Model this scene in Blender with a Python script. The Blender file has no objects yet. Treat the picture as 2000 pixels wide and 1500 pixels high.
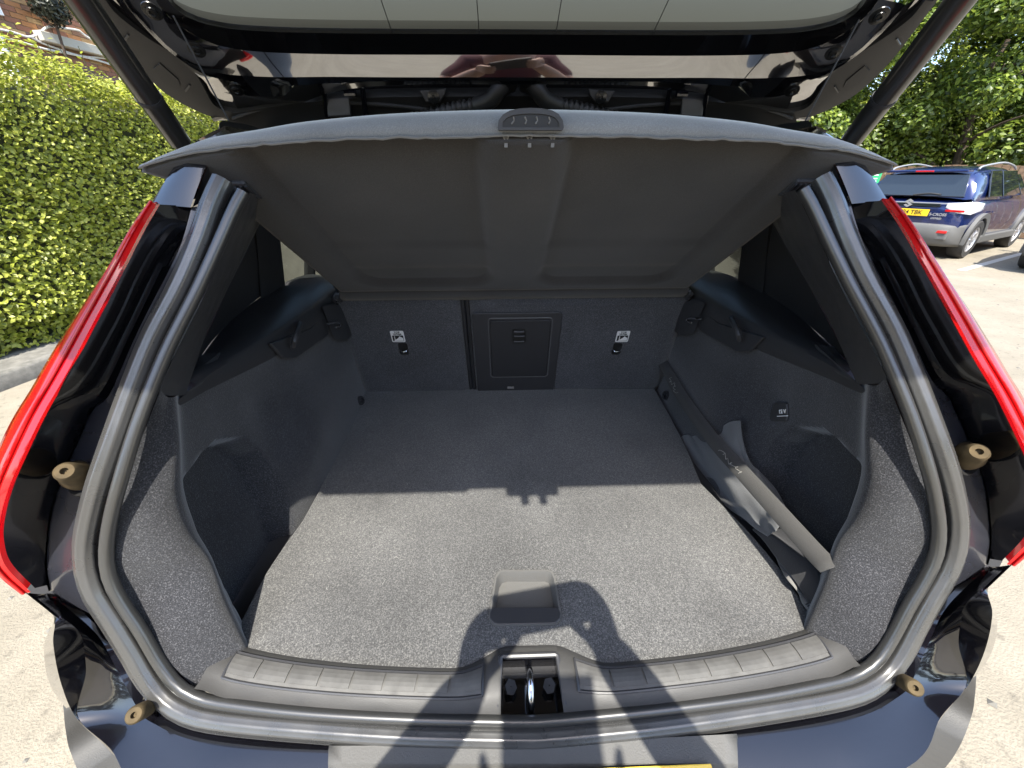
import bpy, bmesh, math, random
import numpy as np
from mathutils import Vector, Matrix
random.seed(7); rng = np.random.default_rng(7)
scene = bpy.context.scene
COL = scene.collection
R = math.radians

# ------------------------------------------------------------------ camera
CAM = np.array([-.04, 0.0, 1.41]); PITCH, YAW, ROLL, FPX = R(28.5), R(1.55), R(-.2), 750.0
def basis():
    cp, sp = math.cos(PITCH), math.sin(PITCH)
    f = np.array([math.sin(YAW)*cp, math.cos(YAW)*cp, -sp]); r = np.array([math.cos(YAW), -math.sin(YAW), 0])
    u = np.cross(r, f)
    return r*math.cos(ROLL)+u*math.sin(ROLL), -r*math.sin(ROLL)+u*math.cos(ROLL), f
RT, UP, FW = basis()
cam = bpy.data.cameras.new('camera'); cam_o = bpy.data.objects.new('camera', cam); COL.objects.link(cam_o)
cam.sensor_width = 36; cam.lens = 36*FPX/2000; cam.clip_start = .004; cam.clip_end = 500
M = Matrix(((RT[0], UP[0], -FW[0], CAM[0]), (RT[1], UP[1], -FW[1], CAM[1]), (RT[2], UP[2], -FW[2], CAM[2]), (0, 0, 0, 1)))
cam_o.matrix_world = M
scene.camera = cam_o

# ------------------------------------------------------------------ light
SUN = np.array([.012, .509, -.857]); SUN /= np.linalg.norm(SUN)      # direction the light travels
w = bpy.data.worlds.new('World'); scene.world = w; w.use_nodes = True
nt = w.node_tree; bg = nt.nodes['Background']
sky = nt.nodes.new('ShaderNodeTexSky'); sky.sky_type = 'NISHITA'; sky.sun_disc = False
sky.sun_elevation = math.asin(-SUN[2]); sky.sun_rotation = math.atan2(-SUN[0], -SUN[1])
sky.air_density = 1.0; sky.dust_density = 1.5; sky.ozone_density = 1.0
nt.links.new(sky.outputs[0], bg.inputs[0]); bg.inputs[1].default_value = .15
sl = bpy.data.lights.new('sun', 'SUN'); sl.energy = 3.5; sl.angle = R(.53); sl.color = (1, .955, .86)
so = bpy.data.objects.new('sun', sl); COL.objects.link(so)
so.rotation_euler = Vector(SUN).to_track_quat('-Z', 'Y').to_euler(); so.location = (0, -5, 9)
vs = scene.view_settings; vs.view_transform = 'Standard'; vs.look = 'None'; vs.gamma = 1; vs.use_curve_mapping = False
vs.exposure = 1.88

# ------------------------------------------------------------------ placing helpers
def ray(px, py): return FW + RT*(px-1000)/FPX + UP*(750-py)/FPX
def on(px, py, **k):                       # the point on the plane x=, y= or z= seen at a picture position
    (a, v), = k.items(); i = 'xyz'.index(a); d = ray(px, py); return CAM + d*(v-CAM[i])/d[i]
def pln(px, py, p0, n):
    d = ray(px, py); return CAM + d*np.dot(np.asarray(p0)-CAM, n)/np.dot(d, n)
# rear surface of the car: a profile y(z), bowed forward towards the sides
PR = np.array([(-.02, .50), (.02, .60), (.10, .655), (.19, .69), (.235, .70), (.26, .715), (.285, .78), (.32, .90), (.375, 1.06), (.585, 1.38), (.72, 1.56), (.85, 1.72)])
_T = np.gradient(PR, axis=0); _N = np.stack([-_T[:, 1], _T[:, 0]], 1); _N /= np.linalg.norm(_N, axis=1)[:, None]
_ts = np.linspace(.05, 4, 6000)
def S(px, py, off=0.0):
    d = ray(px, py); P = CAM + _ts[:, None]*d; Q = PR + _N*off
    h = P[:, 1] - .12*P[:, 0]**2 - np.interp(P[:, 2], Q[:, 1], Q[:, 0])
    return P[int(np.argmax(h > 0))]
def Sc(pts, off=0.0): return np.array([S(p[0], p[1], p[2] if len(p) > 2 else off) for p in pts])
def W(pts): return np.array([on(p[0], p[1], x=-p[2]) for p in pts])      # left side, (px, py, half width)
def cr(P, n):                              # Catmull-Rom curve through points, resampled evenly
    P = np.asarray(P, float)
    if len(P) == 2: return P[0] + np.linspace(0, 1, n)[:, None]*(P[1]-P[0])
    Q = np.vstack([2*P[0]-P[1], P, 2*P[-1]-P[-2]]); out = []
    for i in range(1, len(Q)-2):
        t = np.linspace(0, 1, 24, endpoint=False)[:, None]
        a, b, c, d = Q[i-1], Q[i], Q[i+1], Q[i+2]
        out.append(.5*((2*b)+(-a+c)*t+(2*a-5*b+4*c-d)*t**2+(-a+3*b-3*c+d)*t**3))
    out = np.vstack(out+[P[-1:]]); s = np.concatenate([[0], np.cumsum(np.linalg.norm(np.diff(out, axis=0), axis=1))])
    u = np.linspace(0, s[-1], n)
    return np.stack([np.interp(u, s, out[:, k]) for k in range(3)], 1)
def cru(P, n):                             # Catmull-Rom curve sampled evenly between its control points
    P = np.asarray(P, float); k = len(P); Q = np.vstack([2*P[:1]-P[1:2], P, 2*P[-1:]-P[-2:-1]]); u = np.linspace(0, k-1, n); i = np.minimum(u.astype(int), k-2); t = (u-i)[:, None]
    A, B, C_, D = Q[i], Q[i+1], Q[i+2], Q[i+3]; return .5*((2*B)+(-A+C_)*t+(2*A-5*B+4*C_-D)*t**2+(-A+3*B-3*C_+D)*t**3)
def lin(P, n):
    P = np.asarray(P, float); s = np.concatenate([[0], np.cumsum(np.linalg.norm(np.diff(P, axis=0), axis=1))])
    u = np.linspace(0, s[-1], n); return np.stack([np.interp(u, s, P[:, k]) for k in range(3)], 1)
def mir(P): P = np.array(P, float).copy(); P[..., 0] *= -1; return P
def full(P): P = np.array(P, float).copy(); P[-1, 0] = 0; return np.vstack([P, mir(P[-2::-1])])

# ------------------------------------------------------------------ object helpers
BASE = {}
def thing(name, label, cat, loc=(0, 0, 0), rotz=0, group=None, kind=None):
    o = bpy.data.objects.new(name, None); COL.objects.link(o); o.location = loc; o.rotation_euler = (0, 0, rotz)
    o.empty_display_size = .1
    tag(o, label, cat, group, kind); BASE[o.name] = np.array(loc, float); o['_l'] = 1
    return o
def tag(o, label=None, cat=None, group=None, kind=None):
    for k, v in (('label', label), ('category', cat), ('group', group), ('kind', kind)):
        if v: o[k] = v
    return o
def link(name, me, mat, parent=None, local=False):
    o = bpy.data.objects.new(name, me); COL.objects.link(o)
    if mat is not None and len(me.materials) == 0: me.materials.append(mat)
    if parent is not None:
        o.parent = parent
        if not local and parent.name in BASE: o.location = -BASE[parent.name]
    return o
class MB:
    def __init__(s): s.v = []; s.f = []
    def add(s, v, f):
        b = len(s.v); s.v += [tuple(map(float, p)) for p in v]; s.f += [tuple(i+b for i in q) for q in f]; return s
    def grid(s, C, closed=False, flip=False):
        C = [np.asarray(c) for c in C]; m, n = len(C), len(C[0]); f = []
        for i in range(m-1):
            for j in range(n-1+(1 if closed else 0)):
                k = (j+1) % n; q = (i*n+j, (i+1)*n+j, (i+1)*n+k, i*n+k); f.append(q[::-1] if flip else q)
        return s.add(np.vstack(C), f)
    def tube(s, P, r, k=10, cap=True, rib=0.0, nrib=5):
        P = np.asarray(P, float); n = len(P); rr = np.full(n, r) if np.isscalar(r) else np.asarray(r)
        T = np.gradient(P, axis=0); T /= np.linalg.norm(T, axis=1)[:, None]
        a = np.array([0, 0, 1.]) if abs(T[0][2]) < .9 else np.array([1., 0, 0])
        u = np.cross(T[0], a); u /= np.linalg.norm(u); rings = []
        for i in range(n):
            u = u - T[i]*np.dot(u, T[i]); u /= np.linalg.norm(u); v = np.cross(T[i], u)
            th = np.linspace(0, 2*np.pi, k, endpoint=False)
            rm = rr[i]*(1+rib*np.cos(nrib*th))[:, None]; rings.append(P[i] + rm*(np.cos(th)[:, None]*u + np.sin(th)[:, None]*v))
        b = len(s.v); s.grid(rings, closed=True)
        if cap: s.f.append(tuple(b+i for i in range(k))[::-1]); s.f.append(tuple(b+(n-1)*k+i for i in range(k)))
        return s
    def box(s, c, sz, rot=None):
        c = np.asarray(c, float); h = np.asarray(sz, float)/2
        v = np.array([(x, y, z) for x in (-1, 1) for y in (-1, 1) for z in (-1, 1)])*h
        if rot is not None: v = v @ np.asarray(rot).T
        return s.add(v+c, [(0, 1, 3, 2), (4, 6, 7, 5), (0, 4, 5, 1), (2, 3, 7, 6), (0, 2, 6, 4), (1, 5, 7, 3)])
    def lathe(s, prof, c, axis, k=20):
        ax = np.asarray(axis, float); ax /= np.linalg.norm(ax); a = np.array([0, 0, 1.]) if abs(ax[2]) < .9 else np.array([1., 0, 0])
        u = np.cross(ax, a); u /= np.linalg.norm(u); v = np.cross(ax, u); th = np.linspace(0, 2*np.pi, k, endpoint=False)
        rings = [np.asarray(c)+ax*h+max(r, 1e-4)*(np.cos(th)[:, None]*u+np.sin(th)[:, None]*v) for r, h in prof]
        return s.grid(rings, closed=True)
    def prism(s, poly, d):                 # polygon (n,3) extruded by vector d
        P = np.asarray(poly, float); n = len(P); b = len(s.v); s.v += [tuple(p) for p in P]+[tuple(p) for p in P+np.asarray(d)]
        s.f += [tuple(b+i for i in range(n)), tuple(b+n+i for i in range(n))[::-1]]+[(b+i, b+n+i, b+n+(i+1) % n, b+(i+1) % n) for i in range(n)]
        return s
    def build(s, name, mat, parent=None, smooth=True, solid=0, bevel=0, sub=0, angle=40, local=False, off=0):
        me = bpy.data.meshes.new(name); me.from_pydata(s.v, [], s.f)
        bm = bmesh.new(); bm.from_mesh(me); bmesh.ops.remove_doubles(bm, verts=bm.verts, dist=1e-6); bmesh.ops.recalc_face_normals(bm, faces=bm.faces)
        if smooth:
            for e in bm.edges:
                if len(e.link_faces) == 2 and e.calc_face_angle(0) > R(angle): e.smooth = False
            for f in bm.faces: f.smooth = True
        bm.to_mesh(me); bm.free()
        o = link(name, me, mat, parent, local)
        if solid: m = o.modifiers.new('solid', 'SOLIDIFY'); m.thickness = solid; m.offset = off
        if bevel: m = o.modifiers.new('bevel', 'BEVEL'); m.width = bevel; m.segments = 2; m.limit_method = 'ANGLE'; m.angle_limit = R(35)
        if sub: m = o.modifiers.new('sub', 'SUBSURF'); m.levels = sub; m.render_levels = sub
        return o
def plate(outer, holes, z0, z1):           # flat plate with holes, outlines as (x, y)
    bm = bmesh.new(); loops = []
    for L in [outer]+holes:
        vs_ = [bm.verts.new((p[0], p[1], z1)) for p in L]; loops.append(vs_)
        for i in range(len(vs_)): bm.edges.new((vs_[i], vs_[(i+1) % len(vs_)]))
    bmesh.ops.triangle_fill(bm, use_beauty=True, use_dissolve=False, edges=bm.edges[:])
    top = bm.faces[:]
    m = MB(); idx = {}
    bm.verts.index_update(); V = [v.co[:] for v in bm.verts]; n = len(V)
    Fs = [[v.index for v in f.verts] for f in top]
    m.v = [tuple(v) for v in V]+[(v[0], v[1], z0) for v in V]
    m.f = [tuple(f) for f in Fs]+[tuple(i+n for i in f[::-1]) for f in Fs]
    for L in loops:
        ids = [v.index for v in L]
        for i in range(len(ids)): a, b = ids[i], ids[(i+1) % len(ids)]; m.f.append((a, b, b+n, a+n))
    bm.free(); return m
def rrect(x0, x1, y0, y1, r, k=5):
    P = []
    for cx, cy, a in ((x1-r, y1-r, 0), (x0+r, y1-r, 90), (x0+r, y0+r, 180), (x1-r, y0+r, 270)):
        for i in range(k+1): t = R(a+90*i/k); P.append((cx+r*math.cos(t), cy+r*math.sin(t)))
    return P
def text(name, s, size, mat, parent, M4, local=True, bold=0.0, sx=1.0):
    c = bpy.data.curves.new(name, 'FONT'); c.body = s; c.size = size; c.align_x = 'CENTER'; c.align_y = 'CENTER'; c.extrude = .0004; c.offset = bold
    t = bpy.data.objects.new(name, c); COL.objects.link(t)
    bpy.context.view_layer.update()
    me = bpy.data.meshes.new_from_object(t.evaluated_get(bpy.context.evaluated_depsgraph_get()))
    COL.objects.unlink(t); bpy.data.objects.remove(t)
    me.transform(M4 @ Matrix.Diagonal((sx, 1, 1, 1))); me.materials.clear()
    return link(name, me, mat, parent, local)
def frame(o, ex, ey):                      # 4x4 from origin and two axes
    ex = Vector(ex).normalized(); ez = ex.cross(Vector(ey)).normalized(); ey = ez.cross(ex)
    return Matrix(((ex.x, ey.x, ez.x, o[0]), (ex.y, ey.y, ez.y, o[1]), (ex.z, ey.z, ez.z, o[2]), (0, 0, 0, 1)))

# ------------------------------------------------------------------ materials
def mat(name, col=(.5, .5, .5), rough=.5, metal=0, coat=0, spec=.5, sheen=0, trans=0, coat_rough=.03):
    m = bpy.data.materials.new(name); m.use_nodes = True; p = m.node_tree.nodes['Principled BSDF']
    p.inputs['Base Color'].default_value = (*col, 1); p.inputs['Roughness'].default_value = rough; p.inputs['Metallic'].default_value = metal
    p.inputs['Coat Weight'].default_value = coat; p.inputs['Coat Roughness'].default_value = coat_rough; p.inputs['Specular IOR Level'].default_value = spec
    p.inputs['Sheen Weight'].default_value = sheen; p.inputs['Transmission Weight'].default_value = trans
    return m
def nodes(m): return m.node_tree.nodes, m.node_tree.links, m.node_tree.nodes['Principled BSDF']
def noise_col(m, stops, scale, detail=4, coord='Object', rough=.6):
    n, l, p = nodes(m); tc = n.new('ShaderNodeTexCoord'); t = n.new('ShaderNodeTexNoise'); t.inputs['Scale'].default_value = scale; t.inputs['Detail'].default_value = detail; t.inputs['Roughness'].default_value = rough
    r = n.new('ShaderNodeValToRGB'); e = r.color_ramp.elements
    while len(e) < len(stops): e.new(.5)
    for i, (pos, c) in enumerate(stops): e[i].position = pos; e[i].color = (*c, 1)
    l.new(tc.outputs[coord], t.inputs['Vector']); l.new(t.outputs[0], r.inputs[0]); l.new(r.outputs[0], p.inputs['Base Color'])
    return t, r, tc
def bump(m, scale, strength, dist=.001, detail=3):
    n, l, p = nodes(m); tc = n.new('ShaderNodeTexCoord'); t = n.new('ShaderNodeTexNoise'); t.inputs['Scale'].default_value = scale; t.inputs['Detail'].default_value = detail
    b = n.new('ShaderNodeBump'); b.inputs['Strength'].default_value = strength; b.inputs['Distance'].default_value = dist
    l.new(tc.outputs['Object'], t.inputs['Vector']); l.new(t.outputs[0], b.inputs['Height']); l.new(b.outputs[0], p.inputs['Normal']); return b
def rough_noise(m, scale, lo, hi, detail=5):
    n, l, p = nodes(m); tc = n.new('ShaderNodeTexCoord'); t = n.new('ShaderNodeTexNoise'); t.inputs['Scale'].default_value = scale; t.inputs['Detail'].default_value = detail
    r = n.new('ShaderNodeMapRange'); r.inputs[1].default_value = .35; r.inputs[2].default_value = .65; r.inputs[3].default_value = lo; r.inputs[4].default_value = hi
    l.new(tc.outputs['Object'], t.inputs['Vector']); l.new(t.outputs[0], r.inputs[0]); l.new(r.outputs[0], p.inputs['Roughness'])
def carpet(name, base, fleck, sc=420, sheen=.35, bmp=.35, lo=.46):
    m = mat(name, base, .95, spec=.15, sheen=sheen); n, l, p = nodes(m); tc = n.new('ShaderNodeTexCoord')
    a = n.new('ShaderNodeTexNoise'); a.inputs['Scale'].default_value = sc; a.inputs['Detail'].default_value = 1.5; a.inputs['Roughness'].default_value = .7
    ra = n.new('ShaderNodeValToRGB'); e = ra.color_ramp.elements; e[0].position = .34; e[0].color = (*[c*lo for c in base], 1); e[1].position = .56; e[1].color = (*base, 1)
    x = e.new(.68); x.color = (*fleck, 1)
    b = n.new('ShaderNodeTexNoise'); b.inputs['Scale'].default_value = 5; b.inputs['Detail'].default_value = 5
    rb = n.new('ShaderNodeMapRange'); rb.inputs[1].default_value = .3; rb.inputs[2].default_value = .7; rb.inputs[3].default_value = .78; rb.inputs[4].default_value = 1.18
    mx = n.new('ShaderNodeMix'); mx.data_type = 'RGBA'; mx.blend_type = 'MULTIPLY'; mx.inputs[0].default_value = 1
    l.new(tc.outputs['Object'], a.inputs['Vector']); l.new(tc.outputs['Object'], b.inputs['Vector']); l.new(a.outputs[0], ra.inputs[0]); l.new(b.outputs[0], rb.inputs[0])
    l.new(ra.outputs[0], mx.inputs[6]); l.new(rb.outputs[0], mx.inputs[7]); l.new(mx.outputs[2], p.inputs['Base Color'])
    bp = n.new('ShaderNodeBump'); bp.inputs['Strength'].default_value = bmp; bp.inputs['Distance'].default_value = .002
    l.new(a.outputs[0], bp.inputs['Height']); l.new(bp.outputs[0], p.inputs['Normal'])
    p.inputs['Sheen Roughness'].default_value = .5
    return m
PAINT = mat('near_black_paint', (.004, .004, .006), .12, coat=1, spec=.5); rough_noise(PAINT, 9, .08, .2)
GATEP = mat('gate_frame_paint', (.005, .005, .007), .10, coat=1, spec=.8); GATEP.node_tree.nodes['Principled BSDF'].inputs['Coat IOR'].default_value = 2.8
GLOSS = mat('gloss_black_plastic', (.004, .004, .005), .06, coat=1); rough_noise(GLOSS, 14, .04, .13)
FLANGE = mat('painted_flange', (.02, .021, .027), .22, coat=.6); rough_noise(FLANGE, 12, .16, .4)
SATIN = mat('satin_black_plastic', (.034, .034, .036), .40); bump(SATIN, 900, .25, .0005)
LEDGE = mat('sky_lit_ledge_plastic', (.05, .05, .052), .3)  # lighter copy of the satin plastic, sky light put into its colour
GRAIN = mat('grained_grey_plastic', (.034, .034, .036), .5); bump(GRAIN, 1200, .5, .0006); rough_noise(GRAIN, 20, .45, .65)
MATTE = mat('matte_dark_plastic', (.02, .02, .022), .65); bump(MATTE, 700, .3, .0005)
SILL = mat('sill_plastic', (.044, .043, .041), .5); bump(SILL, 1000, .4, .0005); rough_noise(SILL, 15, .4, .62)
BUMPLOW = mat('bumper_lower_plastic', (.085, .083, .078), .6); bump(BUMPLOW, 500, .5, .001)
BUMPDK = mat('dark_bumper_plastic', (.045, .044, .042), .6); bump(BUMPDK, 500, .5, .001)
RIMG = mat('hatch_rim_highlight', (.085, .085, .088), .4)  # rim lightened to paint in its edge highlight
RUBBER2 = mat('inner_seal_rubber', (.028, .028, .027), .32, spec=.9); RUBBER = mat('seal_rubber', (.046, .0455, .044), .28, spec=1.0); TUBEM = mat('wiring_tube_plastic', (.018, .018, .018), .5); rough_noise(RUBBER, 25, .24, .38); bump(RUBBER, 120, .12, .001)
GUN = mat('gunmetal_screw', (.06, .06, .06), .25, metal=.9); STRUT = mat('strut_gloss', (.022, .021, .02), .3, coat=.5)
RUBDARK = mat('seal_groove_rubber', (.012, .012, .012), .6)
TAN = mat('tan_rubber', (.09, .065, .034), .8, spec=.15); noise_col(TAN, [(.3, (.055, .042, .024)), (.7, (.10, .073, .038))], 60)
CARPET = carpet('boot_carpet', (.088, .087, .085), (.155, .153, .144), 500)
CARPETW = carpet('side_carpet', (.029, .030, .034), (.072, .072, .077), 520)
CARPETS = carpet('seat_back_carpet', (.066, .068, .075), (.14, .14, .148), 500)
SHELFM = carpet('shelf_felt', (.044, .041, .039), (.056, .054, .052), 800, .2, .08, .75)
SHELFTOP = carpet('sky_lit_lip_fabric', (.185, .193, .197), (.225, .232, .236), 800, .6, .1, .85)  # pale blue-grey sky light put into the lip's base colour
METAL = mat('scuff_metal', (.165, .155, .13), .6, metal=.15); rough_noise(METAL, 30, .5, .7); noise_col(METAL, [(.3, (.066, .064, .060)), (.7, (.098, .096, .090))], 40, 5)
CHROME = mat('bright_steel', (.6, .6, .62), .18, metal=1)
ZINC = mat('dull_zinc', (.35, .33, .27), .4, metal=.8)
WHITE = mat('white_print', (.75, .75, .74), .5)
BLACKP = mat('black_print_and_shade', (.01, .01, .01), .5)  # also the painted-in dark of small openings
STRAPM = mat('elastic_webbing', (.036, .035, .033), .85, sheen=.12)
def ribbed(m, sc):
    n, l, p = nodes(m); tc = n.new('ShaderNodeTexCoord'); wv = n.new('ShaderNodeTexWave'); wv.inputs['Scale'].default_value = sc; wv.bands_direction = 'DIAGONAL'
    wv.inputs['Distortion'].default_value = .4; b = n.new('ShaderNodeBump'); b.inputs['Strength'].default_value = .5; b.inputs['Distance'].default_value = .0008
    l.new(tc.outputs['Object'], wv.inputs['Vector']); l.new(wv.outputs[1], b.inputs['Height']); l.new(b.outputs[0], p.inputs['Normal'])
ribbed(STRAPM, 220)
WEB = mat('grey_webbing', (.16, .155, .145), .85); ribbed(WEB, 300)
CLOTH = mat('grey_cloth', (.095, .097, .10), .9, sheen=.3); bump(CLOTH, 350, .35, .0015)
DARKCLOTH = mat('black_cloth', (.018, .018, .02), .9, sheen=.2); bump(DARKCLOTH, 350, .3, .0015)
FRAY = mat('frayed_thread', (.26, .255, .235), .9)
YELLOW = mat('yellow_plate', (.75, .48, .02), .35, coat=.3)
def lampmat():
    m = mat('red_lamp_plastic', (.62, .004, .008), .12, coat=1); n, l, p = nodes(m)
    tc = n.new('ShaderNodeTexCoord'); t = n.new('ShaderNodeTexNoise'); t.inputs['Scale'].default_value = 7; r = n.new('ShaderNodeValToRGB')
    e = r.color_ramp.elements; e[0].position = .4; e[0].color = (.5, .003, .008, 1); e[1].position = .62; e[1].color = (.75, .012, .012, 1)
    l.new(tc.outputs['Object'], t.inputs['Vector']); l.new(t.outputs[0], r.inputs[0]); l.new(r.outputs[0], p.inputs['Base Color'])
    tr = n.new('ShaderNodeBsdfTranslucent'); l.new(r.outputs[0], tr.inputs[0]); mx = n.new('ShaderNodeMixShader'); mx.inputs[0].default_value = .3
    l.new(p.outputs[0], mx.inputs[1]); l.new(tr.outputs[0], mx.inputs[2]); l.new(mx.outputs[0], n['Material Output'].inputs[0])
    return m
RED = lampmat(); AMBER = mat('orange_reflector', (.8, .16, .02), .2, coat=1)
def glassmat(name, tint, rough=.02, mixf=.5):
    m = bpy.data.materials.new(name); m.use_nodes = True; n, l = m.node_tree.nodes, m.node_tree.links; n.remove(n['Principled BSDF'])
    t = n.new('ShaderNodeBsdfTransparent'); t.inputs[0].default_value = (*tint, 1); g = n.new('ShaderNodeBsdfGlossy'); g.inputs[1].default_value = rough
    lw = n.new('ShaderNodeLayerWeight'); lw.inputs[0].default_value = .5; pw = n.new('ShaderNodeMath'); pw.operation = 'POWER'; pw.inputs[1].default_value = 4.0; l.new(lw.outputs['Facing'], pw.inputs[0])
    fr = n.new('ShaderNodeMapRange'); fr.inputs[3].default_value = .05; fr.inputs[4].default_value = .9; l.new(pw.outputs[0], fr.inputs[0]); mx = n.new('ShaderNodeMixShader')
    l.new(fr.outputs[0], mx.inputs[0]); l.new(t.outputs[0], mx.inputs[1]); l.new(g.outputs[0], mx.inputs[2]); l.new(mx.outputs[0], n['Material Output'].inputs[0])
    return m
def grey_glass(name, tr_c, df_c, mixd):
    m = bpy.data.materials.new(name); m.use_nodes = True; n, l, p = nodes(m); p.inputs['Base Color'].default_value = (*df_c, 1); p.inputs['Roughness'].default_value = .25
    t = n.new('ShaderNodeBsdfTranslucent'); t.inputs[0].default_value = (*tr_c, 1); mx = n.new('ShaderNodeMixShader'); mx.inputs[0].default_value = mixd
    l.new(p.outputs[0], mx.inputs[1]); l.new(t.outputs[0], mx.inputs[2]); l.new(mx.outputs[0], n['Material Output'].inputs[0]); return m
GLASS = grey_glass('sky_grey_privacy_glass', (.115, .123, .108), (.072, .077, .068), .55); GLASSEDGE = grey_glass('darker_glass_edge', (.06, .063, .055), (.04, .04, .036), .5)  # pane grey stands in for bright sky behind; edge strip is a darker copy
CLEAR = glassmat('side_glass', (.6, .65, .6)); DARKGLASS = mat('dark_car_glass', (.012, .016, .02), .04, coat=1)
def leafmat(name, a, b, c, trans=.25):
    m = bpy.data.materials.new(name); m.use_nodes = True; n, l, p = nodes(m)
    g = n.new('ShaderNodeNewGeometry'); r = n.new('ShaderNodeValToRGB'); e = r.color_ramp.elements
    e[0].position = 0; e[0].color = (*a, 1); e[1].position = 1; e[1].color = (*c, 1); x = e.new(.55); x.color = (*b, 1)
    l.new(g.outputs['Random Per Island'], r.inputs[0]); l.new(r.outputs[0], p.inputs['Base Color']); p.inputs['Roughness'].default_value = .42
    tr = n.new('ShaderNodeBsdfTranslucent'); l.new(r.outputs[0], tr.inputs[0]); mx = n.new('ShaderNodeMixShader'); mx.inputs[0].default_value = trans
    l.new(p.outputs[0], mx.inputs[1]); l.new(tr.outputs[0], mx.inputs[2]); l.new(mx.outputs[0], n['Material Output'].inputs[0])
    return m
HLEAF = leafmat('privet_leaf', (.15, .18, .022), (.37, .41, .05), (.55, .55, .12), .5)
TLEAF = leafmat('tree_leaf', (.035, .062, .012), (.115, .17, .022), (.27, .335, .05), .45)
TLEAF2 = leafmat('pale_tree_leaf', (.07, .105, .015), (.19, .25, .03), (.36, .41, .065), .45)
DKLEAF = leafmat('dark_leaf', (.015, .02, .012), (.03, .035, .02), (.06, .06, .04), .2)
BARK = mat('bark', (.07, .05, .035), .9); bump(BARK, 30, .6, .02)
TWIG = mat('hedge_core', (.035, .04, .015), .95)
GROUND = mat('worn_concrete', (.42, .38, .30), .85)
def groundmat():
    n, l, p = nodes(GROUND); t, r, tc = noise_col(GROUND, [(.30, (.165, .145, .108)), (.5, (.205, .18, .137)), (.70, (.25, .225, .175))], 1.3, 10, rough=.78)
    v = n.new('ShaderNodeTexNoise'); v.inputs['Scale'].default_value = 130; v.inputs['Detail'].default_value = 4
    b = n.new('ShaderNodeBump'); b.inputs['Strength'].default_value = .7; b.inputs['Distance'].default_value = .008
    s = n.new('ShaderNodeTexNoise'); s.inputs['Scale'].default_value = 22; s.inputs['Detail'].default_value = 6; rs = n.new('ShaderNodeMapRange')
    rs.inputs[1].default_value = .3; rs.inputs[2].default_value = .42; rs.inputs[3].default_value = .72; rs.inputs[4].default_value = 1
    mx = n.new('ShaderNodeMix'); mx.data_type = 'RGBA'; mx.blend_type = 'MULTIPLY'; mx.inputs[0].default_value = 1
    l.new(tc.outputs['Object'], v.inputs['Vector']); l.new(tc.outputs['Object'], s.inputs['Vector']); l.new(v.outputs[0], b.inputs['Height']); l.new(b.outputs[0], p.inputs['Normal'])
    l.new(s.outputs[0], rs.inputs[0]); l.new(r.outputs[0], mx.inputs[6]); l.new(rs.outputs[0], mx.inputs[7]); l.new(mx.outputs[2], p.inputs['Base Color'])
groundmat()
KERB = mat('kerb_concrete', (.3, .28, .24), .85); noise_col(KERB, [(.35, (.10, .095, .082)), (.65, (.17, .16, .14))], 14, 6); bump(KERB, 90, .5, .004)
LINE = mat('worn_line_paint', (.42, .41, .38), .7)

# ------------------------------------------------------------------ ground
g = MB().add([(-150, -150, 0), (150, -150, 0), (150, 150, 0), (-150, 150, 0)], [(0, 1, 2, 3)]).build('ground', GROUND, smooth=False); tag(g, kind='structure')
HD = np.array([.139, .9903, 0]); HN = np.array([.9903, -.139, 0]); HP = np.array([-4.04, 2.82, 0])     # hedge line
def hp(u, d, z): return HP + HD*u + HN*d + np.array([0, 0, z])
kb = MB()
for a, b, h in ((.0, .12, .11),):
    P = [hp(-9, .28, 0), hp(-9, .28, .10), hp(-9, .26, .12), hp(-9, .12, .12), hp(-9, -.8, .12)]
    kb.grid([np.array(P), np.array(P)+HD*24])
tag(kb.build('kerb', KERB, smooth=True, angle=50), kind='structure')

grit = MB()
for i in range(900):
    x, y = random.uniform(-3.2, 9.5), random.uniform(-.6, 8.5)
    if abs(x) < .8: continue
    r_ = random.uniform(.004, .016); a = random.uniform(0, 3.14); c_, s_ = math.cos(a)*r_, math.sin(a)*r_
    grit.add([(x+c_, y+s_, .001), (x-s_, y+c_, .001), (x-c_, y-s_, .001), (x+s_, y-c_, .001), (x, y, r_*.7)], [(0, 1, 4), (1, 2, 4), (2, 3, 4), (3, 0, 4)])
gr_ = grit.build('grit', KERB, smooth=False); tag(gr_, 'loose grit scattered over the worn car park surface', 'grit', kind='stuff')
# ------------------------------------------------------------------ foliage
def leaves(name, C, Nrm, L, Wd, m, parent, bend=.18, local=False):
    n = len(C); a = rng.normal(size=(n, 3)); u = np.cross(Nrm, a); u /= np.linalg.norm(u, axis=1)[:, None]; v = np.cross(Nrm, u)
    L = L[:, None]; Wd = Wd[:, None]
    V = np.stack([C-u*L*.5, C+v*Wd*.5-Nrm*bend*Wd*0+u*L*.02, C+u*L*.5-Nrm*L*bend, C-v*Wd*.5+u*L*.02, C-Nrm*Wd*bend*.8+0*u], 1)
    me = bpy.data.meshes.new(name); me.vertices.add(n*5); me.vertices.foreach_set('co', V.reshape(-1).astype(np.float32))
    q = np.arange(n)[:, None]*5
    tri = np.hstack([q+0, q+1, q+4, q+1, q+2, q+4, q+2, q+3, q+4, q+3, q+0, q+4]).reshape(-1)
    me.loops.add(len(tri)); me.loops.foreach_set('vertex_index', tri.astype(np.int32)); me.polygons.add(len(tri)//3)
    me.polygons.foreach_set('loop_start', np.arange(0, len(tri), 3, dtype=np.int32)); me.polygons.foreach_set('loop_total', np.full(len(tri)//3, 3, dtype=np.int32))
    me.update(); me.validate(); o = link(name, me, m, parent, local); o['kind'] = 'stuff'; return o
def unit(a): return a/np.linalg.norm(a, axis=1)[:, None]
hb = hp(1.5, -.6, 0)
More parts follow.
